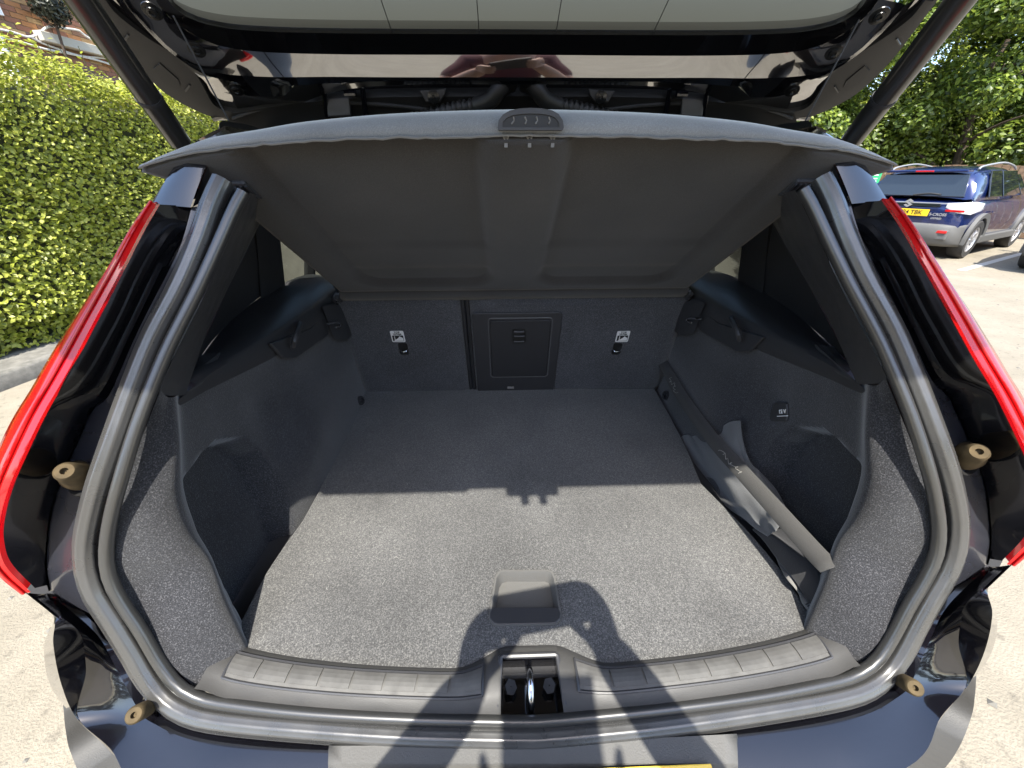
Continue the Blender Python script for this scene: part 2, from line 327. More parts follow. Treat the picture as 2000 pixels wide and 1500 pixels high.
hedge = thing('hedge', 'tall clipped privet hedge along the left side of the car park', 'hedge', hb)
def hedge_bump(u, z): return .03*np.sin(u*2.3+z*1.1)+.02*np.sin(u*5.1-z*3.2)+.015*np.sin(z*4.3+u*1.3)
core = MB(); U = np.linspace(-3.5, 16, 60); prof = [(-.35, 0.12), (-.28, .6), (-.24, 1.3), (-.30, 1.95), (-.5, 2.12), (-1.1, 2.12), (-1.3, 0)]
core.grid([np.array([hp(u, d+hedge_bump(u, z)*.7, z) for d, z in prof]) for u in U]); core.build('hedge_core', TWIG, hedge)
n = 165000; u = rng.uniform(-3.5, 15.5, n)**1; u = -3.5+19*rng.uniform(0, 1, n)**1.35; z = rng.uniform(.13, 2.34, n)
wav = .06*np.sin(u*1.9)+.05*np.sin(u*4.7+1)+.03*np.sin(u*11)
top = rng.uniform(0, 1, n) < .22
dep = -np.abs(rng.normal(0, .075, n))+hedge_bump(u, z)
z = np.minimum(z, 2.30+wav+rng.exponential(.025, n)*1.2)
d = np.where(top, -rng.uniform(0, 1.1, n), dep+np.where(z < .35, -.1, 0)-np.maximum(z-2.1, 0)*.6-.07*z)
z = np.where(top, 2.29+wav-np.abs(rng.normal(0, .06, n))+rng.exponential(.03, n), z)
C = HP+u[:, None]*HD+d[:, None]*HN+np.stack([0*z, 0*z, z], 1)
Nn = np.where(top[:, None], np.array([0, 0, 1.]), HN*.44+np.array([0, -.56, .62]))+rng.normal(0, .36, (n, 3))
leaves('hedge_leaves', C, unit(Nn), rng.uniform(.027, .052, n), rng.uniform(.021, .037, n), HLEAF, hedge)
# stray shoots standing up from the hedge top
sp = MB()
for i in range(70):
    b = hp(random.uniform(-2, 12), -random.uniform(.05, .6), 2.2); t = b+np.array([random.uniform(-.06, .06), random.uniform(-.06, .06), random.uniform(.1, .3)]); sp.tube([b, (b+t)/2, t], .003, 5)
sp.build('shoots', TWIG, hedge)['kind'] = 'stuff'

def tree(x, y, h, rad, label, m, cnt, zlow=.2, leaf=(.10, .19), trunk=True):
    t = thing('tree', label, 'tree', (x, y, 0), group='trees beyond the parked cars')
    T = MB(); hgt = h*.72; P = np.array([(x+.1*math.sin(k), y+.1*math.cos(k*1.3), hgt*k/6) for k in range(7)]); T.tube(cr(P, 14), np.linspace(.17, .05, 14), 9)
    br = []
    for i in range(14):
        a = random.uniform(0, 6.28); zb = random.uniform(.2, .8)*hgt; b = np.array([x, y, zb]); e = b+np.array([math.cos(a)*rad*.8, math.sin(a)*rad*.8, random.uniform(.3, 1.2)])
        T.tube(cr([b, (b+e)/2+np.array([0, 0, .12]), e], 8), np.linspace(.05, .012, 8), 6); br.append(e)
    T.build('trunk', BARK, t)
    nc = 46; cc = []
    for i in range(nc):
        a = random.uniform(0, 6.28); zz = random.uniform(zlow, 1)**.8; rr = rad*(.55+.45*math.sin(math.pi*min(1, zz*.85+.12)))*math.sqrt(random.uniform(.12, 1))
        cc.append((x+rr*math.cos(a), y+rr*math.sin(a), zlow+zz*(h-zlow)))
    cc = np.array(cc); k = rng.integers(0, nc, cnt); v = unit(rng.normal(size=(cnt, 3))); r = rng.uniform(.35, 1, cnt)**.45*np.where(k % 3 == 0, .85, .58)*rad*.38
    Cn = cc[k]+v*r[:, None]*np.array([1, 1, .72]); Cn[:, 2] = np.maximum(Cn[:, 2], .05)
    leaves('crown', Cn, unit(v*.7+np.array([0, -.15, .65])+rng.normal(0, .45, (cnt, 3))), rng.uniform(*leaf, cnt), rng.uniform(leaf[0]*.55, leaf[1]*.6, cnt), m, t)
    return t
tree(13.2, 12.6, 6.2, 2.6, 'broad mid green tree behind the blue hatchback', TLEAF, 34000)
tree(16.6, 11.8, 6.6, 2.8, 'bright sunlit tree at the far right edge of the picture', TLEAF2, 34000)
tree(10.2, 14.6, 6.0, 2.6, 'shadier green tree just right of the raised parcel shelf tip', TLEAF, 30000)
tree(15.0, 15.8, 8.0, 3.0, 'tallest dark green tree at the back of the row', TLEAF, 30000)
tree(19.6, 12.5, 7.4, 2.9, 'green tree behind the far right parked cars', TLEAF, 20000)
tree(7.6, 17.2, 5.6, 2.5, 'green tree half hidden behind the right lift strut', TLEAF2, 20000)

src = [o for o in bpy.data.objects if o.name in ('tree', 'tree.002', 'tree.003')]  # unseen trees added to darken what the glossy panels reflect
for i, (x, y) in enumerate(((-12, -21), (-6.5, -23.0), (-1, -22.0), (4.5, -23.5), (10, -22.0), (15.5, -21))):
    o = src[i % 3]; c = o.copy(); COL.objects.link(c); c['label'] = ('leftmost', 'second', 'third', 'fourth', 'fifth', 'rightmost')[i]+' unseen tree counted from the left in the row added behind the photographer'; c['group'] = 'unseen trees added behind the photographer'
    c.location = (x, y, -.2); c.scale = (1.35, 1.35, 1.25); c.rotation_euler = (0, 0, i*1.3)
    for ch in o.children:
        d = ch.copy(); COL.objects.link(d); d.parent = c
def bush(x, y, h, rad, label, m, cnt):
    t = thing('bush', label, 'bush', (x, y, 0), group='bushes behind the parked cars')
    T = MB()
    for i in range(9):
        a = random.uniform(0, 6.28); T.tube(cr([(x, y, 0), (x+.3*rad*math.cos(a), y+.3*rad*math.sin(a), h*.4), (x+.75*rad*math.cos(a), y+.75*rad*math.sin(a), h*.8)], 8), np.linspace(.04, .01, 8), 5)
    T.build('stems', BARK, t)
    v = unit(rng.normal(size=(cnt, 3))); lump = 1+.16*np.sin(v[:, 0]*7+x)*np.sin(v[:, 1]*6+y)+.12*np.sin(v[:, 2]*9+x); r = (rng.uniform(.45, 1, cnt)**.4)*lump
    Cn = np.array([x, y, h*.5])+v*r[:, None]*np.array([rad, rad, h*.52]); Cn[:, 2] = np.maximum(Cn[:, 2], .04)
    leaves('foliage', Cn, unit(v*.7+np.array([0, -.2, .6])+rng.normal(0, .45, (cnt, 3))), rng.uniform(.08, .16, cnt), rng.uniform(.05, .095, cnt), m, t)
bush(9.2, 15.2, 4.6, 2.4, 'dark bush behind the white car and the green sign', TLEAF, 24000)
bush(12.6, 14.9, 5.0, 2.6, 'rounded bush directly behind the blue car', TLEAF2, 24000)
bush(15.6, 14.0, 5.0, 2.7, 'bush to the right of the blue car roof', TLEAF, 24000)
bush(18.6, 12.2, 4.8, 2.6, 'bush at the right end of the row behind the cars', TLEAF2, 20000)

# ------------------------------------------------------------------ brick building behind the hedge
BRICKS = [mat('orange_brick', (.36, .17, .07), .9), mat('red_brick', (.27, .12, .07), .9), mat('brown_brick', (.22, .125, .08), .9), mat('purple_brick', (.17, .10, .085), .9), mat('buff_brick', (.42, .27, .13), .9)]
for b_ in BRICKS: bump(b_, 60, .5, .006)
MORTAR = mat('mortar', (.3, .26, .2), .95); STONE = mat('stone_ledge', (.46, .42, .34), .85); bump(STONE, 40, .3, .004)
FD = -4.6                                                           # distance of the facade behind the hedge face
bld = thing('brick_building', 'old orange and brown brick building showing above the hedge', 'building', hp(9, FD, 0))
wl = MB()
def bbox(m, u0, u1, d0, d1, z0, z1):
    v = [hp(u_, d_, z_) for u_ in (u0, u1) for d_ in (d0, d1) for z_ in (z0, z1)]
    m.add(v, [(0, 1, 3, 2), (4, 6, 7, 5), (0, 4, 5, 1), (2, 3, 7, 6), (0, 2, 6, 4), (1, 5, 7, 3)]); return m
bbox(wl, -4, 22, FD-5, FD-.012, 0, 6.2).build('wall', MORTAR, bld, smooth=False)
brick_me = []
for k, bm_ in enumerate(BRICKS):
    m_ = MB(); v = [HD*u_+HN*d_+np.array([0, 0, z_]) for u_ in (-.107, .107) for d_ in (-.02, .0) for z_ in (-.033, .033)]
    m_.add(v, [(0, 1, 3, 2), (4, 6, 7, 5), (0, 4, 5, 1), (2, 3, 7, 6), (0, 2, 6, 4), (1, 5, 7, 3)])
    me = bpy.data.meshes.new('brick'); me.from_pydata(m_.v, [], m_.f); me.materials.append(bm_); brick_me.append(me)
rest = [MB() for _ in BRICKS]; cnt = 0
wall_o = [o for o in bld.children if o.name.startswith('wall')][0]
for row in range(34, 92):
    zc = row*.076
    for c_ in range(-10, 95):
        uc = -1+c_*.226+(row % 2)*.113; P = hp(uc, FD, zc); dd = P-CAM; zz = dd@FW
        if zz < .1: continue
        px, py = 1000+FPX*(dd@RT)/zz, 750-FPX*(dd@UP)/zz
        if px > 460 or py > 330 or px < -200 or py < -160: continue
        k = random.choices(range(5), (.34, .22, .18, .12, .14) if zc > 3.3 else (.14, .3, .28, .22, .06))[0]
        off = random.uniform(-.004, .005)
        if -15 < px < 235 and -12 < py < 50+.42*px*1.15+70 and cnt < 300:
            o = bpy.data.objects.new('brick', brick_me[k]); COL.objects.link(o); o.parent = wall_o; o.location = P+HN*off; cnt += 1
        else:
            rest[k].add([P+HN*off+HD*u_+HN*d_+np.array([0, 0, z_]) for u_ in (-.107, .107) for d_ in (-.02, .0) for z_ in (-.033, .033)], [(0, 1, 3, 2), (4, 6, 7, 5), (0, 4, 5, 1), (2, 3, 7, 6), (0, 2, 6, 4), (1, 5, 7, 3)])
for k, r_ in enumerate(rest):
    if r_.v: r_.build('brickwork', BRICKS[k], wall_o, smooth=False)['kind'] = 'stuff'
def fac(px, py, dd=0.0): return pln(px, py, hp(0, FD+dd, 0), HN)
def fuz(px, py, dd=0.0): P = fac(px, py, dd); return (P-HP)@HD, P[2]
u0, z0 = fuz(70, 55, .1); u1, z1 = fuz(240, 110, .1)
bbox(MB(), u0, u1+3, FD, FD+.16, z0-.16, z0-.02).build('ledge', STONE, bld, smooth=False, bevel=.01)
bbox(MB(), -4, 22, FD, FD+.05, z0-.55, z0-.47).build('brick_band', BRICKS[3], bld, smooth=False, bevel=.006)
u2, z2 = fuz(-20, 5, .05)
wn = bbox(MB(), u2-1.6, u2+.12, FD, FD+.05, z2-.12, z2+1.2).build('window', WHITE, bld, smooth=False)
bbox(MB(), u2-1.5, u2+.02, FD+.05, FD+.06, z2, z2+1.1).build('pane', DARKGLASS, wn, smooth=False)
WIRE = mat('white_cable', (.62, .6, .55), .6)
for lab, pts in (('upper sagging white cable with a loop on the brick wall', [(-10, 55), (25, 63), (55, 72), (75, 66), (95, 52), (125, 55), (155, 60), (170, 72), (230, 105)]),
                 ('middle white cable slanting down the brick wall', [(60, 72), (80, 83), (120, 98), (160, 110), (205, 114), (260, 125)]),
                 ('lowest white cable just above the hedge top', [(-5, 70), (40, 82), (90, 96), (150, 108), (210, 124), (270, 150)])):
    c_ = MB().tube(cr([fac(p[0], p[1], .06) for p in pts], 40), .017, 6).build('cable', WIRE); tag(c_, lab, 'cable', 'cables on the brick wall')
u3, z3 = fuz(108, 28, .35)
sh = thing('shrub', 'dark dry shrub growing against the brick wall', 'shrub', hp(u3, FD+.3, z3-.6))
n = 1500; v = unit(rng.normal(size=(n, 3))); C = hp(u3, FD+.3, z3+.12)+v*(rng.uniform(.1, 1, n)**.5)[:, None]*np.array([.26, .28, .30])
leaves('foliage', C, unit(v+rng.normal(0, .5, (n, 3))), rng.uniform(.04, .09, n), rng.uniform(.03, .05, n), DKLEAF, sh)
MB().tube([hp(u3, FD+.2, z3-.6), hp(u3, FD+.3, z3)], .02, 6).build('stem', BARK, sh)
pp = fac(0, 85, .4); po = MB().tube([np.array([pp[0], pp[1], .0]), np.array([pp[0], pp[1], pp[2]+.12])], .06, 8).build('white_post', WHITE); tag(po, 'white post poking up behind the hedge at the left picture edge', 'post')

# ------------------------------------------------------------------ parked cars beyond
def wheel(parent, x, y, r=.335, side=1, name='wheel'):
    TY = BLACKTYRE
    t = MB().lathe([(r*.66, -.11), (r*.93, -.11), (r, -.08), (r, .08), (r*.93, .11), (r*.66, .105)], (x, y, r), (side, 0, 0), 28).build(name, TY, parent, local=True)
    rim = MB(); rim.lathe([(r*.66, -.09), (r*.66, .1), (r*.60, .1), (r*.57, .05), (r*.57, -.09)], (x, y, r), (side, 0, 0), 28)
    rim.lathe([(.01, .085), (r*.13, .085), (r*.16, .06)], (x, y, r), (side, 0, 0), 12)
    for k in range(10):
        a = k*math.pi/5+(.12 if k % 2 else -.12); ca, sa = math.cos(a), math.sin(a)
        rot = np.array([[1, 0, 0], [0, ca, -sa], [0, sa, ca]]); rim.box(np.array([x+side*.07, y, r])+rot@np.array([0, r*.35, 0]), (.03, r*.56, r*.085), rot)
    rim.build('rim', ALLOY, t, local=True)
    MB().lathe([(.005, .02), (r*.55, .02)], (x, y, r), (side, 0, 0), 20).build('brake_disc', BLACKTYRE, t, local=True)
BLACKTYRE = mat('tyre_rubber', (.03, .029, .028), .8); ALLOY = mat('alloy', (.55, .55, .56), .3, metal=.7)
CLAD = mat('grey_cladding', (.10, .10, .098), .6); LENS = mat('clear_lamp', (.5, .5, .52), .12, coat=1); SILVER = mat('silver_trim', (.36, .36, .36), .35, metal=.5)
def make_car(label, paint, group, rear_detail=True):
    t = thing('parked_car', label, 'car', (0, 0, 0), group=group)
    # stations along y (0 = rear bumper), each: (y, half width belt, z sill, z belt, z roof edge, half width roof)
    st = [(0.02, .70, .48, .88, .90), (.06, .80, .30, .96, .93), (.30, .865, .27, 1.02, .97), (.75, .885, .25, 1.03, .985), (1.6, .89, .22, 1.01, .985), (2.6, .89, .22, .99, .97), (3.3, .885, .25, .97, .93), (3.95, .84, .28, .86, .84), (4.22, .62, .42, .70, .72)]
    rows = []
    for y, wb, zs, zb, zt in st:
        half = [(0, zs), (wb*.75, zs), (wb*.97, zs+.06), (wb, zs+.25), (wb*.985, zb-.22), (wb*.955, zb-.04), (wb*.90, zb), (0, zt+.08 if .2 < y < 3.4 else zb)]
        rows.append(np.array([(x, y, z) for x, z in half]+[(-x, y, z) for x, z in half[::-1][1:-1]]))
    b = MB().grid(rows, closed=True)
    k = len(rows[0]); b.f.append(tuple(range(k))); b.f.append(tuple(len(b.v)-k+i for i in range(k)))
    b.build('body', paint, t, angle=42, sub=1, local=True)
    gh = [(.13, .79, .98, 1.04, .70), (.23, .80, 1.0, 1.40, .62), (.46, .80, 1.0, 1.51, .61), (1.5, .81, 1.0, 1.555, .62), (2.35, .81, .98, 1.50, .60), (2.75, .80, .97, 1.25, .62), (3.25, .78, .95, .99, .66)]
    rows = []
    for y, wl_, z0_, zr, wr in gh:
        half = [(wl_, z0_-.06), (wl_, z0_+.02), ((wl_+wr)/2+.03, (z0_+zr)/2+.03), (wr+.02, zr-.04), (wr*.8, zr), (0, zr+.015)]
        rows.append(np.array([(x, y, z) for x, z in half]+[(-x, y, z) for x, z in half[::-1][1:]]))
    gm = MB().grid(rows); gm.build('roof', paint, t, angle=50, sub=1, local=True)
    # windows, proud of the panels
    def quad(name, P, m, th=.012, par=None): P = np.array(P, float); c = np.cross(P[1]-P[0], P[2]-P[0]); c /= np.linalg.norm(c); return MB().prism(P, c*th).build(name, m, par or t, smooth=False, bevel=.006, local=True)
    rw = quad('rear_window', [(-.67, .135, 1.05), (.67, .135, 1.05), (.585, .215, 1.40), (-.585, .215, 1.40)], DARKGLASS, .03)
    MB().tube(cr([(-.02, .10, 1.07), (.2, .10, 1.10), (.36, .10, 1.085)], 10), .014, 6).build('wiper', MATTE, rw, local=True)
    MB().box((0, .22, 1.455), (1.14, .26, .04)).build('spoiler', paint, t, smooth=False, bevel=.012, local=True)
    quad('brake_lamp', [(-.13, .105, 1.44), (.13, .105, 1.44), (.13, .108, 1.465), (-.13, .108, 1.465)], RED, .02)
    for s in (-1, 1):
        def sd(P): return [(s*x, y, z) for x, y, z in P][::s]
        for y0, y1, y2, y3 in ((.62, 1.28, 1.28, .78), (1.36, 2.30, 2.12, 1.36), (2.36, 2.8, 2.42, 2.22)):
            zt = 1.46 if y1 < 2.5 else 1.40
            quad('side_window', sd([(.835, y0, 1.045), (.835, y1, 1.04), (.665, y2, zt), (.665, y3, zt-.01)]), DARKGLASS, .02)
        MB().tube(cr([(s*.60, .40, 1.48), (s*.60, .58, 1.53), (s*.62, 1.4, 1.588), (s*.60, 2.1, 1.55), (s*.58, 2.45, 1.49)], 24), .016, 8).build('roof_rail', SILVER, t, local=True)
        tl = MB().grid([np.array([(s*.52, .055, .955), (s*.52, .045, .88)]), np.array([(s*.70, .07, .97), (s*.70, .045, .80)]), np.array([(s*.84, .16, .985), (s*.845, .13, .78)]), np.array([(s*.895, .36, .96), (s*.90, .34, .84)])]).build('tail_lamp', LENS, t, solid=.03, bevel=.006, local=True)
        MB().box((s*.66, .035, .835), (.25, .02, .035)).build('reflector', RED, tl, smooth=False, bevel=.005, local=True)
        for y in (.75, 3.35):
            wheel(t, s*.79, y, side=s)
            th = np.linspace(R(-8), R(188), 24); MB().grid([np.stack([np.full(24, s*xx), y+rr*np.cos(th), .335+rr*np.sin(th)], 1) for rr, xx in ((.37, .80), (.37, .905), (.45, .915), (.455, .86))]).build('wheel_arch', CLAD, t, local=True)
            th = np.linspace(0, 2*np.pi, 24); MB().lathe([(.005, .0), (.366, .0)], (s*.896, y, .345), (s, 0, 0), 24).build('wheel_well', BLACKP, t, local=True) if False else None
        MB().box((s*.885, 2.05, .32), (.06, 2.0, .14)).build('sill_cladding', CLAD, t, smooth=False, bevel=.02, local=True)
        mr = MB().box((s*.98, 2.62, 1.06), (.2, .1, .14)).build('door_mirror', paint, t, smooth=False, bevel=.03, local=True)
        MB().box((s*.905, 1.05, .80), (.02, .18, .03)).build('door_handle', paint, t, smooth=False, bevel=.008, local=True)
        fl = MB().box((s*.60, .0, .44), (.26, .05, .17)).build('fog_lamp_housing', CLAD, t, smooth=False, bevel=.02, local=True)
        MB().box((s*.60, -.03, .49), (.22, .02, .045)).build('reflector', RED, fl, smooth=False, bevel=.006, local=True)
    bu = MB().grid([np.array([(x, y-.03*(1-abs(x)), z) for x in np.linspace(-.86, .86, 13)]) + np.array([[0, .22*max(0, (abs(x)-.6)/.26)**2, 0] for x in np.linspace(-.86, .86, 13)]) for y, z in ((.05, .60), (.0, .585), (-.015, .55), (-.01, .40), (.03, .30), (.1, .25))]).build('rear_bumper', CLAD, t, solid=.03, local=True)
    MB().box((0, -.045, .36), (.72, .03, .11)).build('skid_plate', SILVER, t, smooth=False, bevel=.02, local=True)
    MB().box((0, .03, .945), (1.06, .02, .022)).build('chrome_strip', SILVER, t, smooth=False, bevel=.005, local=True)
    MB().box((0, .015, .915), (.9, .02, .05)).build('black_strip', DARKGLASS, t, smooth=False, bevel=.005, local=True)
    return t
BLUE = mat('metallic_blue_paint', (.006, .016, .085), .25, metal=.35, coat=1)
PALE = mat('pale_silver_paint', (.5, .5, .5), .28, metal=.3, coat=1); PALEG = mat('white_car_paint', (.6, .62, .6), .25, coat=1)
GC = 'cars parked side by side beyond'
HEAD = -R(63)
def local2w(root_xy, p): c, s = math.cos(HEAD), math.sin(HEAD); return (root_xy[0]+c*p[0]-s*p[1], root_xy[1]+s*p[0]+c*p[1])
HEAD = R(90-63)-R(90)
def place(o, lp, wp):
    c, s = math.cos(HEAD), math.sin(HEAD); o.location = (wp[0]-(c*lp[0]-s*lp[1]), wp[1]-(s*lp[0]+c*lp[1]), 0); o.rotation_euler = (0, 0, HEAD)
blue = make_car('metallic blue hatchback with silver roof rails and yellow number plate parked on the right', BLUE, GC)
np_ = MB().box((.08, .0, .785), (.52, .012, .112)).build('number_plate', YELLOW, blue, smooth=False, bevel=.003, local=True)
text('plate_text', 'S24 TBK', .098, BLACKP, np_, frame((.09, -.0085, .785), (1, 0, 0), (0, 0, 1)), bold=.001, sx=.93)
text('model_badge', 'S-CROSS', .062, SILVER, blue, frame((.47, .012, .765), (1, 0, 0), (0, 0, 1)), bold=.002)
text('trim_badge', 'HYBRID', .042, SILVER, blue, frame((.47, .012, .70), (1, 0, 0), (0, 0, 1)), bold=.002)
em = MB()
for P in ([(.055, .05), (.0, .075), (-.06, .03), (.02, -.01), (-.01, -.02), (-.05, .005), (-.06, -.01), (.0, -.045)], ):
    A = [(.00, .07), (.06, .035), (.035, .015), (.0, .035), (-.015, .025), (.06, -.025), (.0, -.07), (-.06, -.035), (-.035, -.015), (.0, -.035), (.015, -.025), (-.06, .025)]
    em.prism(np.array([(x, .004, .935+z) for x, z in A]), (0, -.015, 0))
em.build('emblem', SILVER, blue, smooth=False, local=True)
place(blue, (.90, .75), (8.71, 7.28))
silver = make_car('pale silver car cut off by the right edge of the picture', PALE, GC)
place(silver, (-.90, .75), (8.86, 6.52))
white = make_car('white car half hidden left of the blue hatchback', PALEG, GC)
place(white, (.90, .75), (7.50, 9.75))
for i, (lx) in enumerate((-4.1, -1.28, 1.28)):
    c, s = math.cos(HEAD), math.sin(HEAD); B = np.array(blue.location)
    P = [(lx+a, b) for a, b in ((-.05, -.7), (.05, -.7), (.05, 4.3), (-.05, 4.3))]
    l_ = MB().add([(B[0]+c*x-s*y, B[1]+s*x+c*y, .004) for x, y in P], [(0, 1, 2, 3)]).build('bay_line', LINE, smooth=False); tag(l_, kind='structure')
# fence and green sign behind the cars
FWOOD = mat('brown_fence_board', (.16, .10, .06), .85); noise_col(FWOOD, [(.3, (.10, .06, .035)), (.7, (.22, .14, .08))], 12, 5)
c, s = math.cos(HEAD), math.sin(HEAD); B = np.array(blue.location)
def bl(x, y, z): return np.array([B[0]+c*x-s*y, B[1]+s*x+c*y, z])
fence = thing('board_fence', 'low brown wooden board fence behind the parked cars', 'fence', bl(0, 5.4, 0), HEAD)
bm0 = None
for i in range(44):
    if bm0 is None:
        bm0 = bpy.data.meshes.new('board'); q = MB().box((0, 0, .8), (.14, .022, 1.6)); bm0.from_pydata(q.v, [], q.f); bm0.materials.append(FWOOD)
    o = bpy.data.objects.new('board', bm0); COL.objects.link(o); o.parent = fence; o.location = (-4.2+i*.152, random.uniform(-.006, .006), random.uniform(-.03, .03))
for zz in (.35, 1.3): MB().box((-.9, .04, zz), (6.8, .05, .09)).build('rail', FWOOD, fence, smooth=False, local=True)
SIGN = mat('green_sign', (.03, .3, .12), .4)
ps = on(1701, 347, y=11.4); sg = thing('sign', 'small green sign on a post behind the white car', 'sign', (ps[0], ps[1], 0))
MB().box((ps[0], ps[1], ps[2]), (.40, .02, .30), Matrix.Rotation(-.6, 3, 'Z')).build('sign_board', SIGN, sg, smooth=False, bevel=.004)
MB().tube([(ps[0]+.02, ps[1]+.04, 0), (ps[0]+.02, ps[1]+.04, ps[2]+.1)], .025, 8).build('post', ZINC, sg)
for dz in (.06, -.02, -.08): MB().box((ps[0]-.0, ps[1]-.012, ps[2]+dz), (.26, .008, .022), Matrix.Rotation(-.6, 3, 'Z')).build('sign_line', WHITE, sg, smooth=False)

# ================================================================== THE OPEN CAR
car = thing('open_car', 'near black car seen from behind with its tailgate raised and boot open', 'car', (0, .9, 0))
N = 64
# weather seals
IBp = [(476, 375), (457, 410), (435, 460), (388, 562), (332, 672), (295, 760), (262, 850), (232, 950), (215, 1020), (208, 1080), (215, 1130), (240, 1180), (275, 1232), (310, 1292), (345, 1338), (390, 1364), (450, 1377), (600, 1394), (800, 1405), (1030, 1411)]
OBp = [(436, 352), (414, 400), (390, 470), (351, 560), (298, 660), (258, 760), (222, 860), (193, 945), (175, 1015), (168, 1065), (173, 1115), (190, 1162), (222, 1212), (258, 1270), (290, 1325), (325, 1367), (375, 1396), (450, 1411), (600, 1425), (800, 1438), (1030, 1444)]
IB = full(cr(Sc(IBp, .006), N)); OB = full(cr(Sc(OBp, .006), N))
MB().tube(OB, .0130, 36, cap=False, rib=.04, nrib=9).build('outer_seal', RUBBER, car)
MB().tube(IB, .0080, 24, cap=False, rib=.03, nrib=4).build('inner_seal', RUBBER2, car)
def offc(C, dx, dy, dz): C = C.copy(); s = np.sign(C[:, 0])*np.minimum(1, np.abs(C[:, 0])/.2); C += np.stack([dx*s, 0*s+dy, 0*s+dz], 1); return C
MB().grid([full(cr(Sc(IBp, -.012), N)), full(cr(Sc(OBp, -.012), N))]).build('seal_channel', RUBDARK, car)
# second thin lip on the outer seal
lipp = [(p[0]-(16 if p[1] < 1350 else 6), p[1]+(0 if p[1] < 1100 else 9 if p[1] < 1350 else 16)) for p in OBp[:-1]]+[(1030, 1460)]
LIP = full(cr(Sc(lipp, .004), N)); MB().tube(LIP, .006, 8, cap=False).build('seal_lip', RUBBER, car)
# tail lamps, lamp housings, body flange
Lop = [(296, 396, 0.022), (258, 445, 0.040), (208, 525, 0.052), (148, 615, 0.058), (98, 695, 0.060), (60, 760, 0.060), (22, 822, 0.060), (-12, 895, 0.060), (-38, 970, 0.058), (-44, 1040, 0.050), (-28, 1090, 0.040), (5, 1128, 0.030), (48, 1158, 0.018)]
Lip = [(305.4, 399.8, 0.028), (275.2, 451.5, 0.046), (232.4, 534.9, 0.060), (179.2, 635.6, 0.066), (130.0, 729.2, 0.068), (84.8, 806.8, 0.068), (45.6, 887.5, 0.068), (15.6, 956.5, 0.066), (-1.2, 1020.8, 0.062), (-2.0, 1066.2, 0.052), (13.2, 1108.6, 0.038), (59.6, 1156.3, 0.020)]
Kcp = [(372, 405), (355, 470), (333, 520), (300, 585), (262, 662), (215, 765), (178, 800), (150, 860), (118, 935), (98, 1000), (90, 1060), (88, 1110), (95, 1155)]
OOp = [(396, 402), (362, 495), (326, 565), (278, 655), (240, 748), (198, 860), (170, 940), (150, 1010), (144, 1065), (150, 1120), (168, 1168), (193, 1208)]
lampd = []
for sgn, lab in ((1, 'left'), (-1, 'right')):
    f = (lambda P: P) if sgn == 1 else mir
    Lo0 = cr(Sc([p[:2] for p in Lop], -.03), N); Lo = cr(Sc(Lop, -.004), N); Li = cr(Sc(Lip, .004), N); Mi = Lo*.5+Li*.5; Mi[:, 1] -= .006; Mi[:, 2] += .004
    M2 = Lo*.22+Li*.78; M2[:, 1] -= .004; M2[:, 2] += .003
    back = Lo.copy(); back[:, 1] += .12; back[:, 0] -= .05
    lp = MB().grid([f(back), f(Lo), f(Mi), f(M2), f(Li)]).build('tail_lamp', RED, car, angle=40)
    rd = MB().tube(f(M2+np.array([0, -.001, .001])), .0016, 8).build('lens_ridge', RED, lp)
    Kc = cr(Sc(Kcp, -.002), N); Kin = cr(Sc(Kcp, -.012), N); OO = cr(Sc(OOp, -.002), N)
    mid = (Li+Kc)/2; mid[:, 1] += .010
    Li2 = Li.copy(); Li2[:, 1] += .006
    MB().grid([f(Li2), f(mid), f(Kc), f(Kin)]).build('lamp_housing', GLOSS, lp, angle=45)
    K2 = Kc*.82+OO*.18; K2[:, 1] -= .002
    MB().grid([f(Kin), f(Kc+np.array([.004, 0, .001])), f(K2), f(Kc*.4+OO*.6), f(OO), f(cr(Sc(OBp[1:13], -.012), N))]).build('body_flange', FLANGE, car, angle=45)
    # body panel above the lamp, reaching up under the shelf to the roof
    A = cr(Sc([(296, 396), (318, 360), (345, 318), (372, 285), (405, 262), (440, 246)], .004), 24); Bc = cr(Sc([(372, 405), (385, 368), (398, 335), (412, 305), (432, 280), (455, 262)], .004), 24)
    Am = A*.55+Bc*.45; Am[:, 1] -= .008; Cc = cr(Sc([(412, 385), (415, 362), (422, 335), (435, 310), (450, 290), (470, 275)], -.03), 24); Bk = A.copy(); Bk[:, 1] += .3; Bk[:, 0] -= .02
    MB().grid([f(Bk), f(A), f(Am), f(Bc)]).build('quarter_panel_top', PAINT, car, angle=35)
    MB().grid([f(Bc+np.array([0, .004, 0])), f(Cc)]).build('gutter', MATTE, car)
    # quarter panel running forward from the lamp
    q1 = Lo0.copy(); q1[:, 1] += .12; q1[:, 0] -= .05
    q2 = q1.copy(); q2[:, 1] += .25; q2[:, 0] = np.minimum(q2[:, 0]-.02, -.74-.18*np.clip((1.38-q2[:, 2])/.4, 0, 1)); q3 = q2.copy(); q3[:, 1] = 2.2
    MB().grid([f(q1), f(q2), f(q3)]).build('quarter_panel', PAINT, car)
    fr = q3[::-1]; low = np.array([[-.92, .55, .86], [-.93, .60, .62], [-.92, .7, .35], [-.88, .8, .25]])
    MB().grid([f(np.stack([low[:, 0]+.02, low[:, 1]-.1, low[:, 2]], 1)), f(low), f(np.stack([low[:, 0], 0*low[:, 1]+2.2, low[:, 2]], 1))]).build('side_skirt', PAINT, car)
    MB().add(f(np.array([S(*p, -.035) for p in [(40, 1125), (90, 1125), (150, 1140), (215, 1190), (235, 1270), (160, 1242), (100, 1192), (60, 1160)]])), [tuple(range(8))]).build('lamp_backing', MATTE, car, smooth=False)
